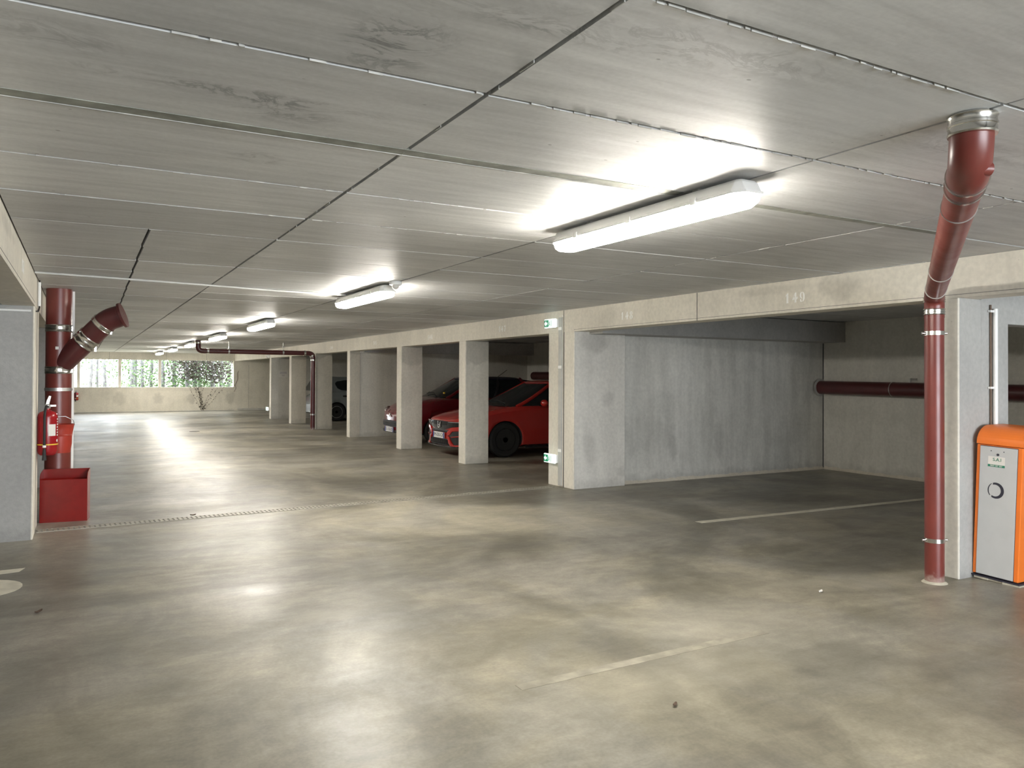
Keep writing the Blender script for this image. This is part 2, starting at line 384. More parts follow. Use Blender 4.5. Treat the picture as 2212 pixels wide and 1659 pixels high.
def ceiling():
    xs = [-5.6, -1.9, XL+.0, 1.13, 2.65, 4.17, 5.70, 7.22, 8.74, 11.0]
    ys = [2.22-.76*k for k in range(12, 0, -1)]+[2.22, 2.98, 3.75, 4.50, 5.30, 6.08, 6.82, 7.56, 8.32]
    while ys[-1] < YF-.4: ys.append(ys[-1]+.76)
    ys = [YB]+[y for y in ys if y > YB+.2]+[YF+.2]
    mb = MB(); tones = []
    rnd = random.Random(3)
    g = .0085
    def cell(x0, x1, y0, y1, t=None):
        z = H+rnd.uniform(0, .003)
        mb.add([(x0+g, y0+g, z), (x1-g, y0+g, z), (x1-g, y1-g, z), (x0+g, y1-g, z), (x0+g, y0+g, z+.02), (x1-g, y0+g, z+.02), (x1-g, y1-g, z+.02), (x0+g, y1-g, z+.02)],
               [(3, 2, 1, 0), (0, 1, 5, 4), (1, 2, 6, 5), (2, 3, 7, 6), (3, 0, 4, 7)])
        tv = rnd.random() if t is None else t
        tones.extend([tv]*5)
    for i in range(len(xs)-1):
        for j in range(len(ys)-1):
            x0, x1, y0, y1 = xs[i], xs[i+1], ys[j], ys[j+1]
            if x0 == XL and y0 >= 5.29:                           # narrow strip along the left facade
                xm = min(.364+(y0-5.3)*.012, .50); xn = min(.364+(y0-5.3)*.012, .50)
                cell(x0, xm, y0, y1, .35); cell(xm, x1, y0, y1)
            elif abs(x0-2.65) < .01 and abs(y0-2.98) < .01: cell(x0, x1, y0, y1, 0.0)
            elif y0 < 1.0 and x0 in (XL, 1.13, 2.65): cell(x0, x1, y0, y1, .5)
            else: cell(x0, x1, y0, y1)
    mb.box(-5.6, 11.0, YB, YF+.2, H+.022, H+.3, 1)
    tones.extend([.5]*6)
    me = mb.mesh('ceiling'); me.materials.append(M['ceiling']); me.materials.append(M['joint'])
    at = me.attributes.new('tone', 'FLOAT', 'FACE')
    at.data.foreach_set('value', tones)
    o = bpy.data.objects.new('ceiling', me); COL.objects.link(o); o['kind'] = 'structure'
    # grout band and ridges left by the joints
    g2 = MB(); rz = MB()
    g2.box(XL, 2.56, 2.915, 2.985, H-.0015, H+.01)
    rz.box(XL, 2.5, 2.987, 2.995, H-.004, H+.01)
    g2.box(2.72, 4.9, 2.93, 2.985, H-.0015, H+.01)
    for yy, x0, x1 in [(1.465, 1.2, 2.36), (2.222, .2, 4.4), (3.75, -.2, 2.5), (4.5, -.1, 2.6), (5.302, .36, 1.2)]:
        x = x0; rr = random.Random(int(yy*100))
        while x < x1:
            L = rr.uniform(.015, .08); w = rr.uniform(.0008, .0025); d = rr.uniform(-.004, .004)
            rz.box(x, x+L, yy+d-w, yy+d+w, H-.003, H+.01); x += L+rr.uniform(.02, .34)*(.25 if (yy < 1.6 or (yy < 2.3 and x > 1.1)) else 1)
    for xx, y0, y1 in [(1.13, 1.5, 5.4), (4.17, 2.1, 5.3)]:
        y = y0; rr = random.Random(int(xx*100))
        while y < y1:
            L = rr.uniform(.02, .09); w = rr.uniform(.0008, .002); d = rr.uniform(-.006, .006)
            rz.box(xx+d-w, xx+d+w, y, y+L, H-.003, H+.01); y += L+rr.uniform(.05, .5)
    struct('trim_1', g2, M['grout']); struct('trim_2', rz, M['ridge'])
ceiling()

# fascia beams over the parking bays
b = MB().box(XR, XR+.25, YB, 8.945, 2.105, H+.01); b.box(XR, XR+.25, 8.955, YF, 2.105, H+.01)
struct('beam_right', b, M['facade'])
b = MB().box(XL-.25, XL, YB, 8.68, 2.12, H+.01); b.box(XL-.25, XL, 8.69, YF, 2.12, H+.01)
struct('beam_left', b, M['facade'])
# thin lip line at the foot of the fascias (formwork joint)
b = MB()
for y in (6.33,): b.box(XR-.0015, XR+.01, y-.004, y+.004, 2.105, H)
b.box(XR-.001, XR+.01, -1, 8.7, 2.128, 2.131)
b.box(XL-.01, XL+.001, 2, 8.3, 2.150, 2.153)
struct('trim_3', b, M['joint'])
# far wall with its long opening
b = MB()
b.box(-.30, 5.69, YF, YF+.25, 0, 1.0); b.box(-.30, 5.69, YF, YF+.25, 2.105, H+.01); b.box(5.69, XB+.2, YF, YF+.25, 0, H+.01); b.box(-5.6, -.30, YF, YF+.25, 0, H+.01)
struct('wall_back', b, M['far'])
b = MB()
for x in (.98, 3.05, 4.6): b.box(x, x+.006, YF-.001, YF+.01, 2.105, H)
b.box(6.30, 6.306, YF-.001, YF+.01, 0, 1.95)
struct('trim_4', b, M['joint'])
b = MB().box(5.85, 8.0, YF-.08, YF, 0, .10); b.box(XL, 5.7, YF-.03, YF, 0, .035); struct('baseboard_back', b, M['rear'], bevel=.01)
def fillet(name, p, q, nrm):
    """rough mortar fillet along the foot of a wall"""
    rr = random.Random(5); p, q, nrm = Vector(p), Vector(q), Vector(nrm); n = 60; R_ = []
    for i in range(n+1):
        c = p.lerp(q, i/n); w_ = .025+rr.uniform(0, .018); h_ = .03+rr.uniform(0, .02)
        R_.append([tuple(c), tuple(c+nrm*w_), tuple(c+nrm*w_*.5+Vector((0, 0, h_*.4))), tuple(c+Vector((0, 0, h_)))])
    struct(name, MB().rings(R_, smooth=False), M['chamfer'])
fillet('baseboard_right', (XB, 3.7, 0), (XB, 8.8, 0), (-1, 0, 0))
fillet('baseboard_partition', (6.62, 8.83, 0), (XB, 8.83, 0), (0, -1, 0))
struct('trim_7', MB().box(XB-.012, XB, 8.818, 8.83, 0, 2.07), M['joint'])
# rear wall of right bays, back of the left bays, wall behind the viewer
b = MB().box(XB, XB+.2, YB, YF, 0, H+.01); struct('wall_right', b, M['rear'])
b = MB().box(-5.6, -5.4, YB, YF, 0, H+.01); struct('wall_left', b, M['dark'])
b = MB(); b.box(-5.6, -.2, YB-.25, YB, 0, H+.01); b.box(6.5, 11, YB-.25, YB, 0, H+.01); b.box(-.2, 6.5, YB-.25, YB, 2.3, H+.01); struct('wall_front', b, M['side'])
# full partitions with their deeper head beams
def part_wall(name, y0, y1, mat, x0=XR+.25, beam=.36):
    b = MB().box(x0, XB, y0, y1, 0, 2.39)
    o = struct(name, b, mat)
    if beam:
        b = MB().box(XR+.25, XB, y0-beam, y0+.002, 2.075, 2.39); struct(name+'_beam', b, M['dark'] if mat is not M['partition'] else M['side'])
part_wall('wall_partition_front', 8.83, 9.1, M['partition'], x0=6.59, beam=.43)
part_wall('wall_partition_middle', 18.62, 18.80, M['rear'])
part_wall('wall_partition_back', 27.62, 27.80, M['rear'])
b = MB().box(XR+.25, XB, 9.2, 9.34, 0, 2.39); struct('wall_partition_rear_face', b, M['dark'])
# wall beside the barrier, with a passage opening
b = MB(); b.box(6.039, 6.40, 3.504, 3.66, 0, H); b.box(7.4, XB, 3.504, 3.66, 0, H); b.box(6.40, 7.4, 3.504, 3.66, 1.93, H)
struct('wall_passage', b, M['side'])
# left parking bay seen at the edge of the picture
b = MB().box(-5.4, XL-.299, 8.304, 8.55, 0, 2.3); struct('wall_partition_left', b, M['side'])
b = MB().box(-5.4, XL-.25, 2.0, 8.60, 2.12, H+.01); struct('ceiling_left_bay', b, M['side'])
b = MB().box(-5.4, XL-.25, 1.8, 2.0, 0, H); struct('wall_partition_near_left', b, M['side'])
b = MB().box(-5.4, XL-.25, 14.95, 15.1, 0, H); b.box(-5.4, XL-.25, 24.9, 25.1, 0, H); struct('wall_partition_far_left', b, M['dark'])

# ------------------------------------------------------------------ pillars (front face) and their side stubs
def pillar(y0, y1, depth, mat, label, side='right', stub_shift=0.0):
    x0, s = (XR, 1) if side == 'right' else (XL, -1)
    t = thing('concrete_pillar', label, 'pillar', (x0+s*.1, (y0+y1)/2, 0), group='pillars along the %s parking bays' % side)
    zt = 2.106 if side == 'right' else 2.121
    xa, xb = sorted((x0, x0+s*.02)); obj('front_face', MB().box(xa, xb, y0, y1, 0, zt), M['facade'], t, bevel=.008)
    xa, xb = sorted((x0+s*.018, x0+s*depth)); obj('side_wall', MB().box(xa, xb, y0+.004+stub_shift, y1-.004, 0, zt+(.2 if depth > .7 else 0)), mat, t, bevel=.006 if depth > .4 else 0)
    return t
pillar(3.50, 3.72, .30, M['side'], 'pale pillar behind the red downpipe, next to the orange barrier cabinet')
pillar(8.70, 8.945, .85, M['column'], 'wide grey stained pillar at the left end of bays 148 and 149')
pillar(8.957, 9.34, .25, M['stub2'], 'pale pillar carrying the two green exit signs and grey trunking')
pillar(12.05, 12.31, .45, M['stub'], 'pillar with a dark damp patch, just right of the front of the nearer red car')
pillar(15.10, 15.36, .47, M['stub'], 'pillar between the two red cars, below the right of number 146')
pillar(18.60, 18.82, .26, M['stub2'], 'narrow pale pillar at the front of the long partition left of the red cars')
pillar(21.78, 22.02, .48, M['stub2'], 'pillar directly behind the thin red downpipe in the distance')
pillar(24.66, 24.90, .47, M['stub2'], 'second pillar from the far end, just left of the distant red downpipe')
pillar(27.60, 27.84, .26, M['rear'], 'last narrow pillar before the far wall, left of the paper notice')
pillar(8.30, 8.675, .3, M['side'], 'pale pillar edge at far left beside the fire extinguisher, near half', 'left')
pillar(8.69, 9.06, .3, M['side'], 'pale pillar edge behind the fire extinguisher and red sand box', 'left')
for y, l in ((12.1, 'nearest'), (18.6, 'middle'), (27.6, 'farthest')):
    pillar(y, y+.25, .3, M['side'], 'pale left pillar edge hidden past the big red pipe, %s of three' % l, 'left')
b = MB().box(XR-.002, XR+.1, 8.946, 8.956, 0, H); struct('trim_5', b, M['joint'])
b = MB().box(XL-.1, XL+.002, 8.676, 8.689, 0, H); struct('trim_6', b, M['joint'])
struct('wall_partition_end_cap', MB().box(XR+.30, 6.59, 8.957, 9.1, 0, 2.39), M['column'])

# ------------------------------------------------------------------ bay numbers
def number(s, y, z, h, label, x=XR, mirror=1):
    if mirror == 1: pl = lambda u, v, d: (x+.001-d*2, y-u, z+v)
    else: pl = lambda u, v, d: (x-.001+d*2, y+u, z+v)
    t = thing('bay_number', label, 'number', (x, y, z), group='stencilled bay numbers on the beams')
    for k, c in enumerate(s):
        sh = (k-1)*.94*h
        obj('digit', digits_mb(c, h, (lambda u, v, d, sh=sh: pl(u+sh, v, d))), M['paint'], t)
for s, y, z in (('149', 5.03, 2.238), ('148', 7.555, 2.24), ('147', 10.73, 2.243), ('146', 13.60, 2.235), ('145', 16.74, 2.235), ('144', 20.2, 2.235)):
    number(s, y, z, .092, 'white stencilled number %s on the pale concrete beam' % s)
number('153', 6.57, 2.27, .092, 'blurry white stencilled number on the left beam', x=XL, mirror=-1)

# ------------------------------------------------------------------ floor marks, drain
o = obj('floor_line', MB().add([(5.60, 6.10, .001), (XB, 5.93, .001), (XB, 6.03, .001), (5.60, 6.20, .001), (5.60, 6.10, .0025), (XB, 5.93, .0025), (XB, 6.03, .0025), (5.60, 6.20, .0025)],
        [(0, 1, 2, 3), (7, 6, 5, 4), (0, 1, 5, 4), (2, 3, 7, 6), (0, 3, 7, 4), (1, 2, 6, 5)]), M['floorpaint'], loc=(5.6, 6.1, 0))
tag(o, 'thin pale line painted on the floor between bays 148 and 149', 'floor line')
def strip(p, q, w, z=.0018):
    p, q = Vector((*p, 0)), Vector((*q, 0)); d = (q-p).normalized(); n = Vector((-d.y, d.x, 0))*w/2
    vs = [p-n, q-n, q+n, p+n]
    return MB().add([(v.x, v.y, .0005) for v in vs]+[(v.x, v.y, z) for v in vs], [(0, 1, 2, 3), (7, 6, 5, 4), (0, 1, 5, 4), (1, 2, 6, 5), (2, 3, 7, 6), (3, 0, 4, 7)])
o = obj('floor_line', strip((1.86, 3.29), (3.55, 3.33), .07), M['faded'], loc=(1.86, 3.3, 0)); tag(o, 'worn faded line across the open floor in the foreground', 'floor line')
pl = lambda u, v, d: (-.59+u, 6.70+v, .0006+d)
o = obj('floor_number', digits_mb('5', .85, pl, th=.0015, wx=.98), M['floorpaint'], loc=(-.62, 6.72, 0)); tag(o, 'curved pale painted figure on the floor at the left picture edge', 'floor marking')

def drain():
    a, c = Vector((-.36, 8.735, 0)), Vector((5.66, 9.06, 0)); L = (c-a).length; ang = math.atan2(c.y-a.y, c.x-a.x)
    t = thing('drain_channel', 'long slotted drain grate crossing the floor from left pillar to exit sign pillar', 'drain', tuple(a), ang)
    w = .062; dm = plain('drain_grate_zinc', (.33, .31, .26), .5, .3, var=.15)
    fr = MB().box(0, L, -w-.012, -w, .0005, .006).box(0, L, w, w+.012, .0005, .006).box(0, L, -w, w, .0003, .0010, 1)
    obj('frame', fr, [dm, M['joint']], t, local=True)
    g = MB(); n = int(L/.045)
    for i in range(n):
        x = i*.045+.01
        g.box(x, x+.026, -w, w, .001, .005)
    g.box(0, L, -.008, .008, .001, .0052)
    obj('grate', g, dm, t, local=True)
drain()
o = obj('drain_cover', MB().lathe([(.0, .0005), (.13, .0005), (.13, .004), (.0, .004)], (2.66, 22.3, 0), cap=False), M['joint'], loc=(2.66, 22.3, 0)); tag(o, 'small dark drain cover far down the aisle', 'drain')
def debris(x, y, s, a, m, label, name='dry_leaf'):
    mb = MB(); n = 9; R = []
    for k in range(n):
        u = -1+2*k/(n-1); w = .42*(1-u*u)**.6+.02; cz = .006+.25*s*u*u
        R.append([(x+s*(u*math.cos(a)-v*w*math.sin(a)), y+s*(u*math.sin(a)+v*w*math.cos(a)), cz+.12*s*abs(v)+dz) for v, dz in ((-1, 0), (0, -.003), (1, 0), (1, .002), (0, 0), (-1, .002))])
    mb.rings(R); o = obj(name, mb, m, loc=(x, y, 0)); tag(o, label, 'leaf' if name == 'dry_leaf' else 'litter')
debris(2.385, 2.77, .02, .6, M['leaf'], 'tiny dark dry leaf on the foreground floor, right of centre')
debris(-.22, 5.75, .03, .9, M['leaf'], 'small dark dry leaf on the floor at left, below the painted figure')
debris(4.54, 3.75, .025, .3, M['label'], 'small white paper scrap on the floor before the red downpipe', 'paper_scrap')
debris(1.06, 8.95, .03, .1, M['leaf'], 'dark dry leaf on the floor just right of the sand box')

# ------------------------------------------------------------------ ceiling lamps
def octo(cx, cy, hw, hl, ch, z): 
    return [(cx-hw, cy-hl+ch, z), (cx-hw+ch*.62, cy-hl, z), (cx+hw-ch*.62, cy-hl, z), (cx+hw, cy-hl+ch, z), (cx+hw, cy+hl-ch, z), (cx+hw-ch*.62, cy+hl, z), (cx-hw+ch*.62, cy+hl, z), (cx-hw, cy+hl-ch, z)]
def make_lamp(loc, label):
    t = thing('ceiling_lamp', label, 'ceiling lamp', loc, group='strip lamps along the aisle ceiling')
    hb = MB().rings([octo(0, 0, .052, .76, .02, -.016), octo(0, 0, .066, .775, .03, -.03), octo(0, 0, .080, .79, .05, -.062), octo(0, 0, .083, .795, .055, -.072)], smooth=False)
    obj('housing', hb, M['white'], t, local=True, bevel=.004)
    rb = MB().rings([octo(0, 0, .086, .80, .055, -.071), octo(0, 0, .088, .802, .055, -.076), octo(0, 0, .086, .80, .055, -.083)], smooth=False)
    obj('rim', rb, M['white'], t, local=True)
    db = MB().rings([octo(0, 0, .083, .795, .055, -.082), octo(0, 0, .080, .785, .055, -.112), octo(0, 0, .066, .763, .05, -.129), octo(0, 0, .045, .735, .035, -.135)], smooth=False)
    obj('diffuser', db, M['lamp'], t, local=True, bevel=.006)
    for y in (-.45, .45):
        obj('bracket', MB().box(-.03, .03, y-.02, y+.02, -.03, .002), M['steel_dull'], t, local=True)
    for y in (-.5, 0, .5):
        obj('clip', MB().box(-.091, -.085, y-.018, y+.018, -.09, -.058), M['white'], t, local=True)
    return t
LX = 2.60
lab = ['lit strip lamp nearest the camera, largest on the ceiling', 'lit strip lamp with the motion sensor at its right end', 'third lit strip lamp from the camera along the aisle', 'fourth lit strip lamp from the camera, above the distant red pipe',
       'fifth lit strip lamp, beside the elbow of the distant red pipe', 'sixth lit strip lamp from the camera, second farthest', 'farthest lit strip lamp, just before the far window']
l0 = make_lamp((LX, 3.30, H), lab[0])
for k in range(1, 7): dup(l0, (LX, [0, 7.98, 13.35, 18.0, 22.7, 27.6, 32.4][k], H), lab[k])
dup(l0, (LX, -1.6, H), 'lit strip lamp behind the camera')
t = thing('motion_sensor', 'white round motion sensor on the ceiling beside the second strip lamp', 'sensor', (2.62, 7.06, H))
obj('base', MB().lathe([(.055, .001), (.06, -.01), (.058, -.032), (.035, -.04)], ax='z'), M['white'], t, local=True)
obj('dome', MB().sphere((0, 0, -.042), .034), M['label'], t, local=True)
t = thing('motion_sensor', 'small white round sensor on the beam near the far wall', 'sensor', (XR, 27.85, 2.16))
obj('base', MB().lathe([(.06, .001), (.06, -.05), (.05, -.06)], ax='x'), M['white'], t, local=True)
obj('dome', MB().sphere((-.075, 0, 0), .05), M['white'], t, local=True)
# surface conduits
mb = MB().tube([(XL+.01, 7.95, H-.012), (.5, 8.07, H-.014), (1.1, 8.2, H-.012), (1.8, 8.33, H-.016), (2.55, 8.42, H-.012)], .009, 8)
tag(obj('ceiling_conduit', mb, M['conduit'], loc=(XL, 7.95, H)), 'thin white conduit running across the ceiling from the left beam', 'conduit')
t = thing('wall_conduit', 'short white tube with black cable at the top of the left pillar', 'conduit', (XL+.02, 8.55, 2.25))
obj('tube', MB().tube([(XL+.02, 8.62, 2.37), (XL+.02, 8.62, 2.145)], .013, 10), M['white'], t)
obj('cable', MB().tube([(XL+.02, 8.62, 2.39), (XL+.02, 8.62, 2.13), (XL+.015, 8.55, 2.09), (XL-.02, 8.33, 2.075), (XL-.1, 8.29, 2.075)], .007, 8), M['black'], t)
mb = MB().tube([(XL-.03, 8.285, 2.075), (-3.2, 8.285, 2.075)], .012, 10)
tag(obj('wall_conduit', mb, M['white'], loc=(XL-.1, 8.285, 2.075)), 'horizontal white tube along the top of the left side wall', 'conduit')
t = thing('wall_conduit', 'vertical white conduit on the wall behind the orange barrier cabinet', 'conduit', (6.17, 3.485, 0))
obj('tube', MB().tube([(6.185, 3.480, .9), (6.185, 3.480, 2.04)], .018, 12), M['white'], t)
for z in (2.02, 1.43): obj('clip', MB().box(6.12, 6.19, 3.478, 3.50, z-.008, z+.008), M['white'], t)
obj('cable', MB().tube([(6.145, 3.492, 2.07), (6.145, 3.492, .9)], .007, 8), plain('brown_shadow_strip', (.16, .11, .08), .6), t)  # not a cable: brown rod coloured as the shadow strip beside the conduit
# grey trunking on the exit sign pillar
t = thing('cable_trunking', 'flat grey vertical trunking on the pillar between the two exit signs', 'trunking', (XR, 9.0, 0))
obj('cover', MB().box(XR-.022, XR-.0005, 8.975, 9.055, .02, 2.31), plain('trunking_grey', (.47, .47, .44), .5), t, bevel=.003)
for z in (2.157, 1.632, .495): obj('clip', MB().box(XR-.0245, XR-.021, 8.974, 9.056, z-.02, z+.02), M['white'], t)
tag(obj('ceiling_screw', MB().sphere((XR-.01, 8.965, 2.325), .008, 10, 6), M['paint'], loc=(XR, 8.965, 2.325)), 'white cable plug above the grey trunking', 'plug')

# ------------------------------------------------------------------ exit signs
def exit_sign(z, label, name='exit_sign', y=9.19, s=1.0, detail=True):
    t = thing(name, label, 'exit sign', (XR, y, z), group='green emergency exit signs')
    w, h = .135*s, .062*s
    obj('base', MB().box(-.05, -.0005, -w, w, -h*.9, h*.9), M['white'], t, local=True, bevel=.006)
    obj('cover', MB().box(-.085, -.048, -w-.006, w+.006, -h, h), M['exitwhite'], t, local=True, bevel=.012)
    X = -.0855
    g = MB().box(X-.001, X, .02*s, w-.005, -h*.78, h*.78)
    obj('pictogram_panel', g, M['exitgreen'], t, local=True)
    obj('door_mark', MB().box(X-.001, X, -.055*s, -.045*s, -h*.7, h*.7), M['exitgreen'], t, local=True)
    a = MB()
    a.prism([(.125*s, 0), (.085*s, .036*s), (.085*s, .014*s), (.05*s, .014*s), (.05*s, -.014*s), (.085*s, -.014*s), (.085*s, -.036*s)], 0, X-.002, X-.001)
    obj('arrow', a, M['exitwhite'], t, local=True)
    if detail:
        m_ = MB(); m_.lathe([(0.001, X-.0022), (.007, X-.0022), (.007, X-.001), (.001, X-.001)], (0, -.005, .032), ax='x', cap=False, seg=12)
        m_.prism([(-.014, .022), (.006, .024), (.004, -.004), (.018, -.034), (.008, -.038), (-.004, -.012), (-.02, -.034), (-.03, -.028), (-.012, -.002)], 0, X-.0022, X-.001)
        obj('running_figure', m_, M['exitgreen'], t, local=True)
    return t
exit_sign(2.235, 'upper green and white exit sign on the pillar, at beam height')
exit_sign(.375, 'lower green and white exit sign on the pillar, near the floor')
exit_sign(.34, 'tiny white exit sign low on the farthest pillar', y=27.9, detail=False)

# ------------------------------------------------------------------ pipes
def band(t, p, d, r, w=.05, bolt=True, name='coupling', mat='steel'):
    """steel coupling: raised lips and a bolt block, axis d through p"""
    p, d = Vector(p), Vector(d).normalized(); mb = MB()
    prof = [(-.5, r), (-.5, r+.006), (-.42, r+.009), (-.34, r+.005), (-.1, r+.005), (-.06, r+.008), (.06, r+.008), (.1, r+.005), (.34, r+.005), (.42, r+.009), (.5, r+.006), (.5, r)]
    mb.tube([p+d*w*a for a, _ in prof], [q for _, q in prof], 28)
    if bolt:
        side = d.cross(Vector((-.45, -.9, 0))).normalized() if abs(d.z) < .99 else Vector((.9, -.35, 0)).normalized()
        c = p+side*(r+.007)
        mb.box(c.x-.009, c.x+.009, c.y-.009, c.y+.009, c.z-w*.34, c.z+w*.34)
    return obj(name, mb, M[mat], t)
def ring(t, p, d, r, w=.02, ears=True, mat='steel_dull', name='pipe_clip'):
    p, d = Vector(p), Vector(d).normalized(); mb = MB()
    mb.tube([p-d*w/2, p-d*w/2, p+d*w/2, p+d*w/2], [r-.001, r+.004, r+.004, r-.001], 28)
    if ears:
        s = Vector((.87, -.48, 0))
        for k in (-1, 1):
            c = p+s*k*(r+.012); a = s*.014; 
            mb.tube([c-a-Vector((0, 0, 0)), c+a], .010, 10)
    return obj(name, mb, M[mat], t)
def bend(p0, p1, p2, r, n=8):
    """points of a rounded corner at p1"""
    p0, p1, p2 = Vector(p0), Vector(p1), Vector(p2)
    a = p1+(p0-p1).normalized()*r; c = p1+(p2-p1).normalized()*r
    return [a*(1-t)**2+p1*2*t*(1-t)+c*t*t for t in [k/n for k in range(n+1)]]

# right downpipe: leaves the ceiling, falls slightly to the pillar, then drops
R = .066
T0 = Vector((2.665, 1.575, H)); T1 = Vector((2.68, 1.59, 2.235)); T2 = Vector((5.51, 3.54, 2.115)); T3 = Vector((5.51, 3.54, 0))
t = thing('downpipe', 'tall red cast iron downpipe from the ceiling to the floor beside the orange cabinet', 'pipe', (5.51, 3.54, 0))
dia = (T2-T1).normalized()
obj('upper_elbow', MB().tube([T0]+bend(T0, T1, T2, .12)+[T1+dia*.2], R+.003, 32), M['pipe'], t)
obj('sloping_pipe', MB().tube([T1+dia*.18, T2-dia*.12], R, 32), M['pipe'], t)
obj('lower_elbow', MB().tube([T2-dia*.20]+bend(T1, T2, T3, .10)+[T2-Vector((0, 0, .17))], R+.002, 32), M['pipe'], t)
obj('vertical_pipe', MB().tube([T2-Vector((0, 0, .15)), T3], R, 32), M['pipe'], t)
band(t, (2.665, 1.575, H-.035), (0, 0, 1), R+.004, .07, bolt=False)
ring(t, T1+dia*.15, dia, R+.004, .018, False, 'steel'); ring(t, T1+dia*.28, dia, R+.002, .02, False, 'steel')
obj('inspection_boss', MB().tube([T1+Vector((.03, -.012, -.01)), T1+Vector((.066, -.026, -.01))], .024, 16), M['pipe'], t)
for k in (.62, 2.3): ring(t, T1+dia*k, dia, R+.0, .006, False, 'steel_dull', 'seam_ring')
ring(t, T2-dia*.33, dia, R+.001, .008, False, 'steel_dull', 'seam_ring')
band(t, T2+Vector((0, 0, -.035)), (0, 0, 1), R+.001, .04); band(t, T2+Vector((0, 0, -.125)), (0, 0, 1), R, .045)
for z in (1.833, .313): ring(t, (5.51, 3.54, z), (0, 0, 1), R, .03, True, 'steel')
obj('mortar_collar', MB().lathe([(.05, .0005), (.088, .0005), (.08, .008), (.071, .014), (.06, .016)], (5.51, 3.54, 0), cap=False), M['shim'], t)
# large left pipe with a capped branch
t = thing('downpipe', 'thick red cast iron pipe at left with an angled branch, behind the extinguisher', 'pipe', (-.207, 9.54, 0))
C = Vector((-.207, 9.54, 0)); R1 = .122
obj('vertical_pipe', MB().tube([C, C+Vector((0, 0, 2.4))], R1, 36), M['pipe'], t)
bd = Vector((.62, -.36, .69)).normalized(); J = C+Vector((0, 0, 1.58))
B1 = J+bd*.72; e1 = Vector((.93, -.25, .34)).normalized(); R3 = .112
br = obj('branch', MB().tube([J, J+bd*.44], R3, 32), M['pipe2'], t)
obj('branch_elbow', MB().tube([J+bd*.42]+bend(J, B1, B1+e1, .07)+[B1+e1*.12], R3+.002, 32), M['pipe2'], t)
obj('branch_end_flange', MB().tube([B1+e1*.11, B1+e1*.14, B1+e1*.14, B1+e1*.165], [R3+.0, R3+.0, R3+.022, R3+.022], 32), M['pipe2'], t)
band(t, J+bd*.42, bd, R3+.004, .12); band(t, J+bd*.65, bd, R3+.004, .05)
band(t, C+Vector((0, 0, 1.985)), (0, 0, 1), R1, .075); band(t, C+Vector((0, 0, 1.545)), (0, 0, 1), R1, .075)
ring(t, C+Vector((0, 0, 1.343)), (0, 0, 1), R1, .035, True)
obj('identification_tag', MB().box(-.235, -.205, C.y-R1-.012, C.y-R1+.01, 1.76, 1.79), M['label'], t)
obj('back_rail', MB().box(C.x+R1+.0, C.x+R1+.022, 9.60, 9.64, 0, 2.39), M['paint'], t)
# distant downpipe: ceiling, across the aisle, down at the pillar
t = thing('downpipe', 'distant dark red pipe crossing below the ceiling then dropping to the floor', 'pipe', (5.65, 21.7, 0))
P0, P1, P2, P3 = (2.66, 21.7, H), (2.66, 21.7, 2.13), (5.65, 21.7, 2.12), (5.65, 21.7, 0)
R4 = .062
obj('elbow', MB().tube([P0]+bend(P0, P1, P2, .12)+[(2.85, 21.7, 2.13)], R4+.004, 20), M['pipe2'], t)
obj('horizontal_pipe', MB().tube([(2.84, 21.7, 2.13), (5.5, 21.7, 2.12)], R4, 20), M['pipe2'], t)
obj('elbow', MB().tube([(5.45, 21.7, 2.12)]+bend(P1, P2, P3, .13)+[(5.65, 21.7, 1.92)], R4+.003, 20), M['pipe2'], t)
obj('vertical_pipe', MB().tube([(5.65, 21.7, 1.93), P3], R4, 20), M['pipe2'], t)
for q, d in (((2.66, 21.7, 2.34), (0, 0, 1)), ((2.9, 21.7, 2.13), (1, 0, 0)), ((5.42, 21.7, 2.12), (1, 0, 0)), ((5.62, 21.7, 2.05), (.6, 0, -1)), ((5.65, 21.7, 1.93), (0, 0, 1))): band(t, q, d, R4+.004, .05, False)
ring(t, (5.65, 21.7, .42), (0, 0, 1), R4, .04)
for x in (3.42, 4.83): obj('hanger', MB().tube([(x, 21.7, H), (x, 21.7, 2.19)], .008, 8).tube([(x-.02, 21.7, 2.13), (x+.02, 21.7, 2.13)], R4+.006, 20), M['steel_dull'], t)
# drain pipe on the rear wall of the bays
t = thing('drain_pipe', 'dark red horizontal pipe along the rear wall of bay 148 and 149', 'pipe', (10.6, 5.5, 1.33))
obj('pipe_run', MB().tube([(10.6, 8.755, 1.345), (10.6, 3.67, 1.30)], .108, 28), M['pipe2'], t)
obj('bracket', MB().box(10.59, 10.61, 7.17, 7.19, 1.43, 1.50).box(10.60, 10.7498, 7.17, 7.19, 1.47, 1.50), M['steel_dull'], t)
ring(t, (10.6, 7.45, 1.337), (0, 1, 0), .108, .01, False)
obj('mortar_patch', MB().lathe([(.02, 0), (.145, 0), (.13, -.006), (.02, -.006)], (10.6, 8.76, 1.345), ax='y', cap=False), M['side'], t)
t = thing('drain_pipe', 'shadowed red pipe on the rear wall above the nearer red car', 'pipe', (10.6, 14, 1.5))
obj('pipe_run', MB().tube([(10.6, 18.0, 1.52), (10.6, 9.34, 1.46)], .108, 24), M['pipe2'], t)
obj('bracket', MB().box(10.59, 10.61, 15.0, 15.03, 1.59, 1.64).box(10.6, 10.7498, 15.0, 15.03, 1.61, 1.64), M['steel_dull'], t)

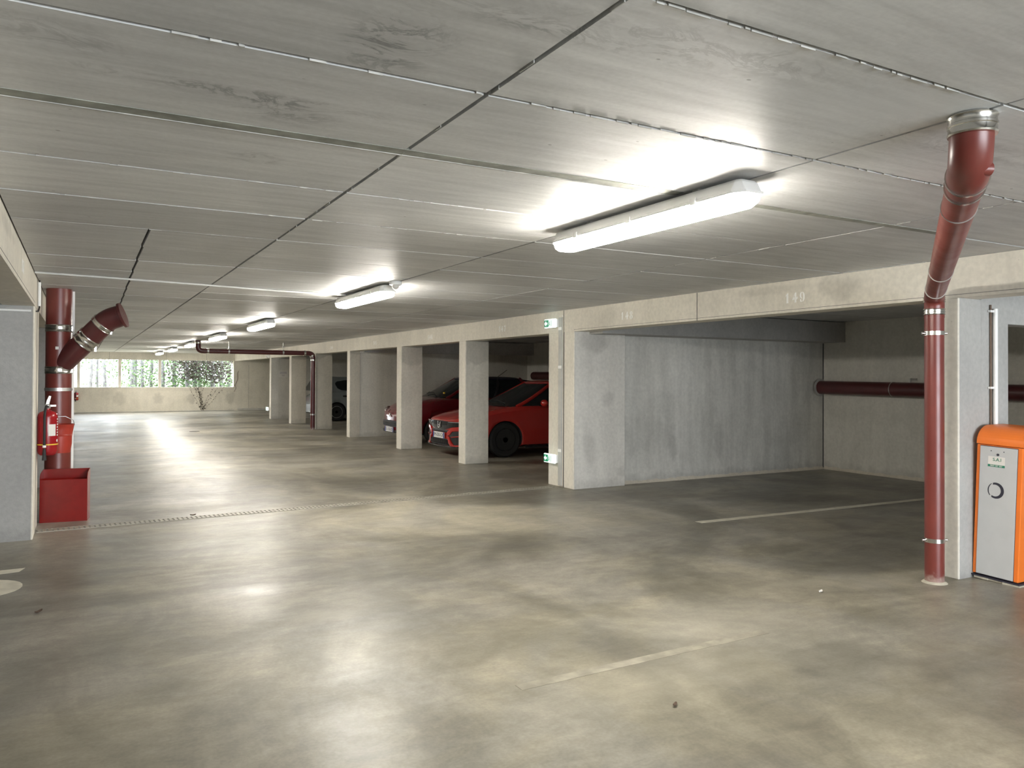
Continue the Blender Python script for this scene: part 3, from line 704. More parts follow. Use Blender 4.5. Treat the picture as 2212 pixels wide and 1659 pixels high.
# ------------------------------------------------------------------ fire safety corner at left
def extinguisher(c, z0, h, r, label, group=None, s=1):
    x, y = c
    t = thing('fire_extinguisher', label, 'fire extinguisher', (x, y, z0), group=group)
    obj('cylinder', MB().lathe([(.02, 0), (r*.72, .002), (r*.93, .018), (r, .045), (r, h*.86), (r*.95, h*.92), (r*.78, h*.97), (r*.4, h*1.0), (.022, h*1.02), (.022, h*1.06)], (0, 0, 0)), M['redext'], t, local=True)
    obj('valve', MB().lathe([(.02, h*1.04), (.026, h*1.06), (.026, h*1.13), (.014, h*1.15)], (0, 0, 0), seg=14).box(-.01, .07, -.012, .012, h*1.09, h*1.13), M['steel_dull'], t, local=True)
    obj('handle', MB().prism([(-.02, h*1.13), (.012, h*1.13), (.03, h*1.33), (.008, h*1.34), (-.012, h*1.22)], 1, -.012, .012), M['steel_dull'], t, local=True, bevel=.003)
    obj('hose', MB().tube([(-.0, -.02, h*1.09), (-.012, -.05, h*1.1), (-.02, -r*1.05, h*1.0), (-.022, -r-.015, h*.85), (-.022, -r-.016, h*.2)], .012, 10), M['black'], t, local=True)
    obj('nozzle', MB().tube([(-.022, -r-.016, h*.24), (-.022, -r-.016, h*.19)], .016, 12, 0).tube([(-.022, -r-.016, h*.17), (-.022, -r-.016, -.04)], [.012, .02], 12, 1), [M['white'], M['black']], t, local=True)
    obj('strap', MB().lathe([(r+.0005, h*.235), (r+.004, h*.235), (r+.004, h*.26), (r+.0005, h*.26)], (0, 0, 0), cap=False), M['yellow'], t, local=True)
    a0 = -PI/2-.12
    def cyl(u, v, d): 
        a = a0+u/r; return ((r+.001+d)*math.cos(a), (r+.001+d)*math.sin(a), v)
    mb = MB(); n = 8; u0, u1 = .02, .088; v0, v1 = h*.44, h*.70
    mb.rings([[cyl(u0+(u1-u0)*k/n, v0, 0), cyl(u0+(u1-u0)*k/n, v1, 0), cyl(u0+(u1-u0)*k/n, v1, .0006), cyl(u0+(u1-u0)*k/n, v0, .0006)] for k in range(n+1)], smooth=False)
    obj('label_panel', mb, M['label'], t, local=True)
    mb = MB()
    for k, zz in enumerate([.80, .74, .68, .62, .56, .50, .44]):
        mb.box(0, 0, 0, 0, 0, 0) if False else None
        u = .105; v = h*zz
        mb.add([cyl(u, v, .0006), cyl(u+.022, v-.003, .0006), cyl(u+.02, v+.014, .0006), cyl(u+.003, v+.012, .0006)], [(0, 1, 2, 3)])
    mb.add([cyl(.112+.012*math.cos(a*PI/6), h*.33+.014*math.sin(a*PI/6), .0006) for a in range(12)], [tuple(range(12))])
    obj('white_markings', mb, M['label'], t, local=True)
    obj('wall_hook', MB().box(-.03-.06, -r+.02, -.012, .012, h*.8, h*.86), M['black'], t, local=True)
    return t
extinguisher((-.281, 8.90), .71, .435, .088, 'large red fire extinguisher hanging on the left pillar in front of the thick pipe', 'wall hung fire extinguishers')
extinguisher((-.155, 34.713), .50, .30, .085, 'small distant red fire extinguisher on the far wall below the window', 'wall hung fire extinguishers')
t = thing('sand_bucket', 'red conical bucket hanging behind the extinguisher, against the thick pipe', 'bucket', (-.185, 9.26, .70))
prof = [(.02, 0), (.092, 0), (.098, .0), (.110, .09), (.112, .175), (.116, .178), (.113, .185), (.117, .188), (.114, .195), (.132, .285), (.136, .29), (.130, .292), (.09, .02), (.02, .02)]
obj('shell', MB().lathe(prof, cap=False), M['redbucket'], t, local=True)
obj('bail_handle', MB().tube([(-.132, 0, .28), (-.12, -.02, .33), (-.05, -.03, .37), (.05, -.03, .37), (.12, -.02, .33), (.132, 0, .28)], .004, 8), M['steel_dull'], t, local=True)
obj('sand', MB().lathe([(.001, .24), (.118, .235), (.118, .23), (.001, .23)], cap=False), M['shim'], t, local=True)
t = thing('sand_box', 'red sheet metal sand box with an open hopper top standing by the left pillar', 'box', (-.13, 9.28, 0), -.13)
W2 = .212
def sheet(poly, th=.004):
    """thin plate from four corner points"""
    a, b_, c, d = [Vector(p) for p in poly]; n = (b_-a).cross(d-a).normalized()*th
    return MB().add([a, b_, c, d, a+n, b_+n, c+n, d+n], [(3, 2, 1, 0), (4, 5, 6, 7), (0, 1, 5, 4), (1, 2, 6, 5), (2, 3, 7, 6), (3, 0, 4, 7)])
obj('front_panel', sheet([(-W2, -.10, 0), (W2, -.10, 0), (W2, -.10, .43), (-W2, -.10, .43)]), M['redpaint'], t, local=True)
obj('back_panel', sheet([(-W2, .10, 0), (W2, .10, 0), (W2-.0, .10, .52), (-W2+.0, .10, .52)]), M['redpaint'], t, local=True)
for s in (-1, 1):
    mb = MB().prism([(-.10, 0), (.10, 0), (.10, .52), (.04, .515), (-.07, .49), (-.10, .45)], 0, s*W2-.002, s*W2+.002); obj('side_panel', mb, M['redpaint'], t, local=True)
    mb = MB().rings([[(s*(W2-.0), -.10+.0, .42), (s*(W2-.0), -.07, .49)], [(s*(W2-.02), -.105, .43), (s*(W2-.02), -.075, .5)], [(s*(W2-.035), -.10, .43), (s*(W2-.04), -.06, .49)]], cap=False, closed=False)
obj('bottom_panel', MB().box(-W2, W2, -.10, .10, .0, .006), M['redpaint'], t, local=True)
obj('inner_slope', sheet([(-W2, -.09, .30), (W2, -.09, .30), (W2, .10, .42), (-W2, .10, .42)]), M['redpaint'], t, local=True)
obj('sand', MB().box(-W2+.004, W2-.004, -.09, .09, .2, .30), M['shim'], t, local=True)

# ------------------------------------------------------------------ barrier cabinet
t = thing('barrier_cabinet', 'orange barrier housing with a light grey door standing by the right wall', 'barrier', (5.92, 3.34, .02))
t.rotation_euler = (math.radians(2.2), 0, math.radians(1.5))
d = .36; wy = .162
obj('body', MB().box(0, d, -wy, wy, .012, .985), M['orange'], t, local=True, bevel=.006)
poly = [(0, .99)]+[(d*.5-d*.5*math.cos(a*PI/20)**1.0, .99+.135*math.sin(a*PI/20)**.9 if a else .99) for a in range(0, 11)][1:]+[(d, 1.125), (d, .99)]
obj('lid', MB().prism([(-.002, .99), (-.002, 1.0)]+[(.15-.152*math.cos(a*PI/20), 1.0+.125*math.sin(a*PI/20)) for a in range(1, 11)]+[(d, 1.125), (d, .99)], 1, -wy-.003, wy+.003), M['orange'], t, local=True)
pn = obj('door_panel', MB().box(-.006, .002, -wy+.034, wy-.028, .018, .975), M['panel'], t, local=True, bevel=.001)
obj('panel_seam', MB().box(-.002, .002, -wy+.031, wy-.025, .014, .98), M['ink'], t, local=True)
XP = -.0062
pl = lambda y, z: (lambda u, v, dd: (XP-.0012-dd, y-u, z+v))
mb = MB()
mb.lathe([(.0008, XP-.0012), (.004, XP-.0012), (.004, XP), (.0008, XP)], (0, .055, .945), ax='x', seg=12, cap=False); mb.lathe([(.0008, XP-.0012), (.004, XP-.0012), (.004, XP), (.0008, XP)], (0, -.035, .945), ax='x', seg=12, cap=False)
mb.lathe([(.0008, XP-.003), (.009, XP-.003), (.009, XP), (.0008, XP)], (0, .006, .92), ax='x', seg=16, cap=False)
obj('screw', mb, M['ink'], t, local=True)
st = obj('sticker', MB().box(XP-.001, XP, -.045, .075, .828, .905), M['label'], t, local=True, bevel=.0004)
obj('sticker_band', MB().box(XP-.0016, XP-.0009, -.045, .075, .828, .845), M['green'], t, local=True)
mb = text_mb('S.A.I', .034, pl(.01, .882)); obj('sticker_lettering', mb, M['green'], t, local=True)
mb = text_mb('0809 507 507', .0155, pl(.015, .8365), depth=.0008); mb.box(XP-.0015, XP-.001, -.02, .045, .857, .859); obj('sticker_number', mb, M['label'], t, local=True)
mb = MB(); P2_ = lambda q: [(XP-.0012, -(x), z) for x, z in q]
cyc, czc, ro = .012, .655, .058
for q in arc(0, 0, ro, ro*1.02, ro*.72, ro*.75, -122, 112, dx=-.006, n=30)+arc(0, 0, ro, ro*1.02, ro*.86, ro*.99, 124, 222, dx=-.0, n=12):
    mb.add([(XP-.0012, cyc-x, czc+z) for x, z in q], [(0, 1, 2, 3)])
obj('ring_logo', mb, M['ink'], t, local=True)
obj('arm_hub', MB().lathe([(.02, 0), (.105, 0), (.105, -.03), (.085, -.045), (.02, -.045)], (.125, -wy-.002, .955), ax='y'), M['orangedk'], t, local=True)
obj('side_lock', MB().box(.13, .20, -wy-.006, -wy, .40, .50), M['ink'], t, local=True)
obj('base_plate', MB().box(-.012, d+.02, -wy-.015, wy+.01, -.004, .006).box(-.014, .05, wy-.12, wy-.02, -.018, -.004, 1).box(-.016, .06, -wy-.02, -wy+.10, -.018, -.004, 1).box(.0, d, -.1, .1, -.018, -.004, 1), [M['ink'], M['shim']], t, local=True)
obj('door_handle', MB().box(XP-.0, XP+.001, 0, .001, .5, .501), M['panel'], t, local=True) if False else None

# ------------------------------------------------------------------ paper notice on the far partition
t = thing('notice_sheet', 'white printed paper notice on the far side wall of a parking bay', 'notice', (6.16, 27.6165, 1.55))
obj('sheet', MB().box(-.155, .155, -.004, .004, -.115, .115), M['label'], t, local=True)
mb = text_mb('PARKING PRIVE', .036, lambda u, v, dd: (u, -.0045-dd, v+.055)); mb = text_mb('DEFENSE DE\nSTATIONNER', .03, lambda u, v, dd: (u, -.0045-dd, v-.035), mb)
mb = MB()
for z, w in ((.07, .12), (.045, .11), (.02, .125), (-.03, .05), (-.06, .04)): mb.box(-w, w, -.0052, -.0042, z-.006, z+.006)
obj('print', mb, plain('grey_print', (.35, .33, .38), .6), t, local=True)

# ------------------------------------------------------------------ cars (local frame: nose at x=0 pointing to -x, length along +x)
def lerp(tab, x):
    for (a, va), (b_, vb) in zip(tab, tab[1:]):
        if x <= b_:
            k = (x-a)/(b_-a); return va+(vb-va)*k
    return tab[-1][1]
def car_body(t, L, W, wt, zb, zs, zc, axles, paint, rw, name='body'):
    N = 46; R_ = []
    xs = sorted(set([L*(i/N) for i in range(N+1)]+[.01, .03, .06, .085, .11, .15, .2, .27, .35, L-.02, L-.06, L-.12, L-.2]))
    for x in xs:
        w = W/2*lerp(wt, x); b0 = lerp(zb, x); s_ = lerp(zs, x); c = lerp(zc, x)
        half = [(0, b0), (.80*w, b0), (.955*w, b0+.05), (.99*w, b0+.30*(s_-b0)), (w, b0+.52*(s_-b0)), (.985*w, b0+.80*(s_-b0)), (.955*w, s_), (.90*w, s_+.38*(c-s_)), (.66*w, s_+.78*(c-s_)), (.33*w, s_+.95*(c-s_)), (0, c)]
        R_.append([(x, y, z) for y, z in half]+[(x, -y, z) for y, z in reversed(half[1:-1])])
    mb = MB().rings(R_)
    o = obj(name, mb, [paint, M['black']], t, local=True)
    cutters = []
    for ax in axles:
        for sgn in (-1, 1):
            cb = MB().lathe([(rw, -.20), (rw, .20)], (ax, sgn*(W/2-.06), rw-.035), ax='y', seg=40, mi=1)
            c_ = obj('cut', cb, [paint, M['black']]); c_.parent = t; cutters.append(c_)
            md = o.modifiers.new('b', 'BOOLEAN'); md.operation = 'DIFFERENCE'; md.object = c_; md.solver = 'EXACT'
    bpy.context.view_layer.update()
    dg = bpy.context.evaluated_depsgraph_get(); me = bpy.data.meshes.new_from_object(o.evaluated_get(dg))
    o.modifiers.clear(); o.data = me
    for c_ in cutters: bpy.data.objects.remove(c_)
    return o
def sup(cx, a, bb, z, n=4.5, K=44, tilt=0.0):
    out = []
    for k in range(K):
        th = 2*PI*k/K; c_, s_ = math.cos(th), math.sin(th)
        out.append((cx+a*math.copysign(abs(c_)**(2/n), c_), bb*math.copysign(abs(s_)**(2/n), s_), z))
    return out
def greenhouse(t, x1, x2, x3, x4, wb, wr, zbelt, zroof, roofmat, paint):
    rings = []; K = 9
    for i in range(K+1):
        k = i/K; e = k**.9
        xa = x1+(x2-x1)*e; xb = x4+(x3-x4)*k**1.2; w = wb+(wr-wb)*k**1.3
        rings.append(sup((xa+xb)/2, (xb-xa)/2, w, zbelt+(zroof-.05-zbelt)*k))
    g = obj('windows', MB().rings(rings), M['glass'], t, local=True)
    top = rings[-1]; a0 = (x3-x2)/2; cx = (x2+x3)/2
    rr = [sup(cx, a0+.012, wr+.012, zroof-.065), sup(cx, a0+.012, wr+.012, zroof-.045), sup(cx, a0-.05, wr-.06, zroof-.015), sup(cx, a0-.22, wr-.2, zroof), sup(cx, a0-.5, wr-.42, zroof+.008)]
    obj('roof', MB().rings(rr), roofmat, t, local=True)
    n = len(top)
    def rail(idx, r, mat, name):
        pts = [rings[i][idx] for i in range(K+1)]
        pts = [(p[0], p[1]+math.copysign(.004, p[1]), p[2]) for p in pts]
        obj(name, MB().tube(pts, r, 8), mat, t, local=True)
    # corners of the super-ellipse: windscreen side at theta ~ 180 deg
    for idx in (int(n*.5-n*.135), int(n*.5+n*.135)+1): rail(idx % n, .034, paint, 'front_roof_post')
    for idx in (int(n*.135), n-int(n*.135)): rail(idx % n, .06, paint, 'rear_roof_post')
    for idx in (n//4, 3*n//4): rail(idx, .028, M['black'], 'door_post')
    return g
def wheel(t, x, y, r, w, rimmat, spokes=5, sgn=1):
    wt = bpy.data.objects.new('wheel', MB().lathe([(r*.62, -w/2+.01), (r*.9, -w/2), (r, -w/2+.03), (r, w/2-.03), (r*.9, w/2), (r*.62, w/2-.01)], ax='y', seg=40).mesh('wheel'))
    wt.data.materials.append(M['tyre']); COL.objects.link(wt); wt.parent = t; wt.location = (x, y, r)
    s = sgn
    mb = MB().lathe([(.04, s*.02), (r*.60, s*.01), (r*.66, s*(w/2-.02)), (r*.66, s*(w/2-.005)), (r*.62, s*(w/2-.005)), (r*.58, s*.03), (.05, s*.03)], ax='y', seg=36, cap=False)
    for k in range(spokes):
        a = 2*PI*k/spokes+.3
        p = [(math.cos(a)*q[0]-math.sin(a)*q[1], math.sin(a)*q[0]+math.cos(a)*q[1]) for q in ((.03, -.028), (r*.63, -.02), (r*.63, .02), (.03, .028))]
        mb.prism(p, 1, s*(w/2-.045), s*(w/2-.018))
    mb.lathe([(.001, s*(w/2-.01)), (.05, s*(w/2-.01)), (.05, s*.02), (.001, s*.02)], ax='y', seg=20, cap=False)
    o = obj('rim', mb, rimmat, wt, local=True)
def plate(t, x, y, z, s, label=None, tilt=0):
    p = obj('number_plate', MB().box(x-.008, x, y-.26, y+.26, z-.055, z+.055), M['plate'], t, local=True, bevel=.002)
    P_ = bpy.data.objects
    mb = MB().box(x-.0095, x-.0075, y+.215, y+.26, z-.055, z+.055).box(x-.0095, x-.0075, y-.26, y-.215, z-.055, z+.055)
    obj('blue_band', mb, M['plateblue'], p, local=True)
    mb = text_mb(s, .098, lambda u, v, dd: (x-.0085-dd, y-u*.92, z+v)); obj('plate_lettering', mb, M['ink'], p, local=True)

# --- nearer red hatchback
t = thing('car', 'red hatchback with black grille and number plate FM-030-GX, the nearer of two red cars', 'car', (5.97, 13.62, 0), group='parked cars')
L, W = 4.45, 1.80
car_body(t, L, W, [(0, .30), (.01, .45), (.03, .60), (.06, .72), (.11, .81), (.2, .885), (.35, .94), (.6, .98), (1.0, 1.0), (3.6, 1.0), (4.1, .95), (4.35, .86), (L, .74)],
         [(0, .24), (.1, .19), (.3, .17), (4.1, .18), (L, .34)],
         [(0, .625), (.06, .655), (.15, .69), (.4, .745), (.9, .83), (1.5, .895), (3.2, .97), (4.1, .98), (L, .8)],
         [(0, .665), (.04, .69), (.12, .73), (.35, .80), (.8, .905), (1.15, .96), (1.3, .99), (3.2, 1.0), (4.1, 1.02), (L, .86)], (.93, 3.63), M['carred'], .355)
greenhouse(t, .98, 2.02, 3.55, 4.2, .80, .58, .93, 1.425, M['carred'], M['carred'])
for sg in (-1, 1):
    for ax in (.93, 3.63): wheel(t, ax, sg*(W/2-.12), .325, .21, M['rimdark'], 10, sg)
NOSE = [(0, 0), (.27, 0), (.405, .01), (.54, .03), (.648, .06), (.729, .11), (.797, .2), (.846, .35)]
def bow(x0, y, k=.26):                                   # front face curves back towards the sides
    return x0+lerp(NOSE, abs(y)) if k == .26 else x0+k*abs(y/.8)**2.6
def mir(tab, sg): return tab if sg > 0 else [(-y, z) for y, z in reversed(tab)]
def facepanel(poly, k=.26, th=.02, x0=-.012, n=1):
    """panel on the curved nose: outline of (y, z) with its own thickness"""
    mb = MB(); m_ = len(poly)
    mb.add([(bow(x0, y, k), y, z) for y, z in poly]+[(bow(x0, y, k)+th+.03, y, z) for y, z in poly],
           [tuple(range(m_)), tuple(range(m_, 2*m_))[::-1]]+[(i, (i+1) % m_, m_+(i+1) % m_, m_+i) for i in range(m_)])
    return mb
def strip_panel(top, bot, k=.26, x0=-.012, th=.05, n=16):
    """horizontal band between two curves z(y) over y0..y1 given as (y0,z0,y1,z1) tables"""
    y0, y1 = top[0][0], top[-1][0]; R_ = []
    for i in range(n+1):
        y = y0+(y1-y0)*i/n; zt = lerp(top, y); zb_ = lerp(bot, y); x = bow(x0, y, k)
        R_.append([(x, y, zb_), (x-.006, y, (zt+zb_)/2), (x, y, zt), (x+th, y, zt), (x+th, y, zb_)])
    return MB().rings(R_, smooth=False)
obj('grille', strip_panel([(-.80, .66), (-.4, .66), (0, .665), (.4, .66), (.80, .66)], [(-.80, .585), (-.5, .56), (-.2, .50), (.2, .50), (.5, .56), (.80, .585)]), M['blackgloss'], t, local=True)
obj('upper_intake', strip_panel([(-.36, .50), (0, .51), (.36, .50)], [(-.42, .475), (-.3, .45), (.3, .45), (.42, .475)], x0=-.010), M['black'], t, local=True)
for sg in (-1, 1):
    tb = [(.34, .650), (.80, .665)] if sg > 0 else [(-.80, .665), (-.34, .650)]
    bb_ = [(.34, .60), (.80, .60)] if sg > 0 else [(-.80, .60), (-.34, .60)]
    obj('headlight', strip_panel(tb, bb_, x0=-.022), M['blackgloss'], t, local=True)
    tb = [(.40, .655), (.78, .66)] if sg > 0 else [(-.78, .66), (-.40, .655)]; bb_ = [(.40, .645), (.78, .648)] if sg > 0 else [(-.78, .648), (-.40, .645)]
    obj('headlight_strip', strip_panel(tb, bb_, x0=-.03, th=.02), M['lens'], t, local=True)
    obj('side_intake', strip_panel(mir([(.42, .41), (.52, .475), (.80, .505)], sg), mir([(.42, .39), (.50, .30), (.58, .235), (.80, .25)], sg), x0=-.018), M['black'], t, local=True)
    obj('intake_blade', strip_panel(mir([(.50, .385), (.80, .42)], sg), mir([(.50, .368), (.80, .40)], sg), x0=-.032, th=.02), M['carred'], t, local=True)
    obj('bumper_edge', strip_panel(mir([(.36, .40), (.44, .385), (.50, .27), (.58, .235), (.80, .25)], sg), mir([(.36, .38), (.42, .26), (.50, .20), (.80, .205)], sg), x0=-.034, th=.03, n=24), M['carred'], t, local=True)
    obj('bumper_brow', strip_panel(mir([(.36, .47), (.52, .555), (.80, .575)], sg), mir([(.36, .40), (.44, .415), (.52, .485), (.80, .515)], sg), x0=-.026, th=.03, n=24), M['carred'], t, local=True)
    mr = obj('door_mirror', MB().sphere((1.70, sg*.99, 1.0), .11, 18, 10, sq=(.55, 1.0, .62)), M['carred'], t, local=True)
    obj('mirror_foot', MB().box(1.68, 1.74, sg*.90-.03, sg*.90+.06, .94, .975), M['blackgloss'], mr, local=True)
    obj('sill_trim', MB().box(1.35, 3.2, sg*.885-.012, sg*.885+.012, .165, .205), M['blackgloss'], t, local=True, bevel=.006)
obj('lower_intake', strip_panel([(-.40, .33), (0, .34), (.40, .33)], [(-.46, .22), (0, .215), (.46, .22)], x0=-.018), M['black'], t, local=True)
mb = MB()
for i in range(18):
    y = -.38+.76*i/17; mb.box(-.034, -.022, y-.004, y+.004, .235, .325)
for z in (.25, .27, .29, .31): mb.box(-.034, -.022, -.38, .38, z-.003, z+.003)
obj('intake_mesh', mb, M['blackgloss'], t, local=True)
obj('front_splitter', strip_panel([(-.70, .215), (0, .20), (.70, .215)], [(-.70, .195), (0, .175), (.70, .195)], x0=-.04), M['blackgloss'], t, local=True)
em = MB()
for a, b2 in (((-.045, .635), (-.030, .545)), ((.045, .635), (.030, .545))):
    em.tube([(-.03, a[0], a[1]), (-.036, b2[0], b2[1])], .009, 8)
em.tube([(-.033, -.036, .585), (-.033, .036, .585)], .008, 8)
em.tube([(-.028, -.06, .65), (-.028, -.045, .54), (-.028, 0, .53), (-.028, .045, .54), (-.028, .06, .65)], .006, 8)
obj('front_emblem', em, M['chrome'], t, local=True)
plate(t, -.03, 0, .395, 'FM-030-GX')
obj('wiper', MB().tube([(1.12, -.5, .985), (1.22, 0, 1.03), (1.2, .45, 1.01)], .008, 6), M['black'], t, local=True)

# --- farther small red car with dark roof
t = thing('car', 'small dark red car with chrome headlight rings and navy roof, farther of two red cars', 'car', (6.12, 16.74, 0), group='parked cars')
L, W = 3.75, 1.70
car_body(t, L, W, [(0, .30), (.01, .45), (.03, .60), (.06, .72), (.11, .81), (.2, .885), (.35, .94), (.6, .98), (1.0, 1.0), (3.0, 1.0), (3.5, .94), (L, .78)],
         [(0, .27), (.1, .21), (.3, .19), (3.4, .2), (L, .36)],
         [(0, .58), (.05, .65), (.15, .73), (.35, .82), (.7, .92), (1.2, .98), (3.0, 1.0), (L, .86)],
         [(0, .62), (.04, .70), (.12, .79), (.3, .89), (.6, .98), (.9, 1.03), (1.1, 1.04), (3.2, 1.05), (L, .92)], (.80, 3.05), M['carred2'], .33)
greenhouse(t, .82, 1.72, 3.10, 3.6, .77, .58, 1.0, 1.49, M['navy'], M['carred2'])
obj('rear_spoiler', MB().prism([(3.0, 1.44), (3.62, 1.375), (3.64, 1.355), (3.0, 1.40)], 1, -.55, .55), M['navy'], t, local=True, bevel=.008)
obj('aerial', MB().tube([(2.72, 0, 1.49), (2.98, 0, 1.66)], .006, 6), M['black'], t, local=True)
for sg in (-1, 1):
    for ax in (.80, 3.05): wheel(t, ax, sg*(W/2-.11), .30, .19, M['rim'], 16, sg)
    hl = obj('headlight', MB().sphere((.17, sg*.55, .72), .12, 18, 10, sq=(.75, 1.0, .75)), M['smoked'], t, local=True)
    obj('headlight_ring', MB().tube([(.085+.25*abs(math.cos(a*PI/8))*.12, sg*.55+.10*math.cos(a*PI/8), .72+.075*math.sin(a*PI/8)) for a in range(17)], .010, 8), M['chrome'], hl, local=True)
    obj('headlight_bar', MB().tube([(.02, sg*.33, .70), (.06, sg*.40, .80)], .012, 8), M['chrome'], hl, local=True)
    obj('door_mirror', MB().sphere((1.35, sg*.93, 1.06), .10, 16, 8, sq=(.55, 1.0, .7)), M['blackgloss'], t, local=True)
    obj('fog_lamp', MB().sphere((.10, sg*.62, .36), .05, 12, 8, sq=(.5, 1, 1)), M['lens'], t, local=True)
obj('grille', strip_panel([(-.52, .50), (0, .51), (.52, .50)], [(-.46, .375), (0, .37), (.46, .375)], x0=-.016), M['black'], t, local=True)
obj('grille_bars', strip_panel([(-.48, .46), (0, .465), (.48, .46)], [(-.48, .447), (0, .45), (.48, .447)], x0=-.028, th=.01), M['blackgloss'], t, local=True)
obj('lower_grille', strip_panel([(-.55, .30), (0, .29), (.55, .30)], [(-.5, .24), (0, .235), (.5, .24)], x0=-.012), M['black'], t, local=True)
em = MB().tube([(-.02, -.05, .585), (-.02, 0, .625), (-.02, .05, .585)], .009, 8).tube([(-.02, -.05, .625), (-.02, 0, .665), (-.02, .05, .625)], .009, 8)
obj('front_emblem', em, M['chrome'], t, local=True)
plate(t, -.03, 0, .305, 'EE-110-DD')
obj('inspection_sticker', MB().box(1.06, 1.09, -.55, -.50, 1.10, 1.14), M['yellow'], t, local=True)
obj('wiper', MB().tube([(.92, -.45, 1.06), (1.05, 0, 1.12), (1.0, .3, 1.1)], .008, 6), M['black'], t, local=True)

# --- pale car in the dark bay (tail towards the aisle)
t = thing('car', 'pale silver car deep in the shadowed bay beyond the thin red downpipe', 'car', (6.60, 26.25, 0), group='parked cars')
L, W = 3.85, 1.68
car_body(t, L, W, [(0, .76), (.05, .86), (.15, .93), (.4, .98), (.8, 1.0), (3.0, 1.0), (3.6, .92), (L, .74)],
         [(0, .32), (.1, .24), (.3, .2), (3.5, .2), (L, .3)],
         [(0, .52), (.04, .60), (.12, .72), (.3, .86), (.6, .95), (2.4, .93), (3.2, .84), (L, .6)],
         [(0, .55), (.04, .63), (.12, .75), (.3, .89), (.6, .99), (2.4, .97), (3.2, .88), (L, .64)], (.82, 3.15), M['carwhite'], .33)
rings = []
for i in range(8):
    k = i/7; xa = .34+.26*k; xb = 2.95+(2.1-2.95)*k; w = .80+(.60-.80)*k**1.3
    rings.append(sup((xa+xb)/2, (xb-xa)/2, w, .94+(1.45-.94)*k))
rings.append(sup(1.24, .6, .4, 1.475))
obj('upper_body', MB().rings(rings), M['carwhite'], t, local=True)
def sidewin(pts, sg, name='side_window'):
    mb = MB(); o_ = []
    for x, z in pts:
        k = max(0, (z-.94)/.51); w = .80+(.60-.80)*k**1.3
        o_.append((x, sg*(w+.004), z))
    n = len(o_); mb.add(o_+[(x, y-sg*.03, z) for x, y, z in o_], [tuple(range(n)), tuple(range(n, 2*n))[::-1]]+[(i, (i+1) % n, n+(i+1) % n, n+i) for i in range(n)])
    obj(name, mb, M['glass'], t, local=True)
for sg in (-1, 1):
    sidewin([(.80, 1.20), (.86, 1.08), (.98, 1.02), (1.15, 1.0), (1.62, .99), (1.62, 1.36), (1.1, 1.35), (.86, 1.31), (.80, 1.26)], sg)
    sidewin([(1.68, .99), (2.55, .99), (2.15, 1.34), (1.68, 1.36)], sg)
    for ax in (.82, 3.15): wheel(t, ax, sg*(W/2-.11), .30, .19, M['rim'], 7, sg)
    obj('door_handle', MB().box(1.02, 1.18, sg*.842-.012, sg*.842+.012, .80, .845), M['blackgloss'], t, local=True, bevel=.008)
    obj('side_moulding', MB().box(1.16, 2.6, sg*.845-.01, sg*.845+.01, .50, .54), M['blackgloss'], t, local=True)
    obj('tail_light', MB().sphere((.06, sg*.66, .78), .13, 14, 8, sq=(.5, .8, 1.2)), M['tail'], t, local=True)
obj('rear_bumper', strip_panel([(-.78, .56), (0, .56), (.78, .56)], [(-.76, .30), (0, .30), (.76, .30)], k=.10, x0=-.05), M['carwhite'], t, local=True)
obj('rear_window', MB().prism([(.09, 1.0), (.12, 1.0), (.36, 1.38), (.33, 1.38)], 1, -.6, .6), M['glass'], t, local=True)

# ------------------------------------------------------------------ outside the far opening
b = MB().box(-14, 20, YF+.25, 75, -.3, .93); struct('ground_outside', b, M['soil'])
b = MB()
for x in (-.08, 1.36, 2.82):
    b2 = MB().box(x-.055, x+.055, YF+.12, YF+.24, 1.0, 2.11)
    tag(obj('window_post', b2, M['facade'], loc=(x, YF+.18, 1.0), bevel=.008), {-.08: 'left', 1.36: 'middle', 2.82: 'right'}[x]+'most of the three thin posts standing in the far window opening'.replace('most of', 'most of' if x != 1.36 else ' one of'), 'post', 'posts in the far window')
rt_ = random.Random(11)
def tree(x0, x1, y, r, label, leaves=0, spread=1.2, mat='leafgreen', zlo=.95, zhi=4.2, cx=None):
    t = thing('tree', label, 'tree', (x0, y, .93), group='trees beyond the far window')
    z1 = 5.2; n = 9
    pts = [(x0+(x1-x0)*(i/(n-1))*1.2*3.6/1.2*.32+rt_.uniform(-.02, .02), y+rt_.uniform(-.02, .02), .9+(z1-.9)*i/(n-1)) for i in range(n)]
    obj('trunk', MB().tube(pts, [r*(1-.3*i/(n-1)) for i in range(n)], 10), M['bark'], t)
    if leaves:
        mb = MB(); cx = x0 if cx is None else cx
        for k in range(leaves):
            c = Vector((rt_.gauss(cx, spread*.45), y+rt_.uniform(-.7, .7), rt_.uniform(zlo, zhi)))
            s = rt_.uniform(.03, .075); a, b_ = rt_.uniform(0, 2*PI), rt_.uniform(-.9, .9)
            u = Vector((math.cos(a), math.sin(a)*.6, math.sin(b_))).normalized()*s; v = u.cross(Vector((rt_.random(), -1, rt_.random()))).normalized()*s*.6
            mb.add([c-u, c+v, c+u, c-v], [(0, 1, 2, 3)])
        obj('foliage', mb, M[mat], t)
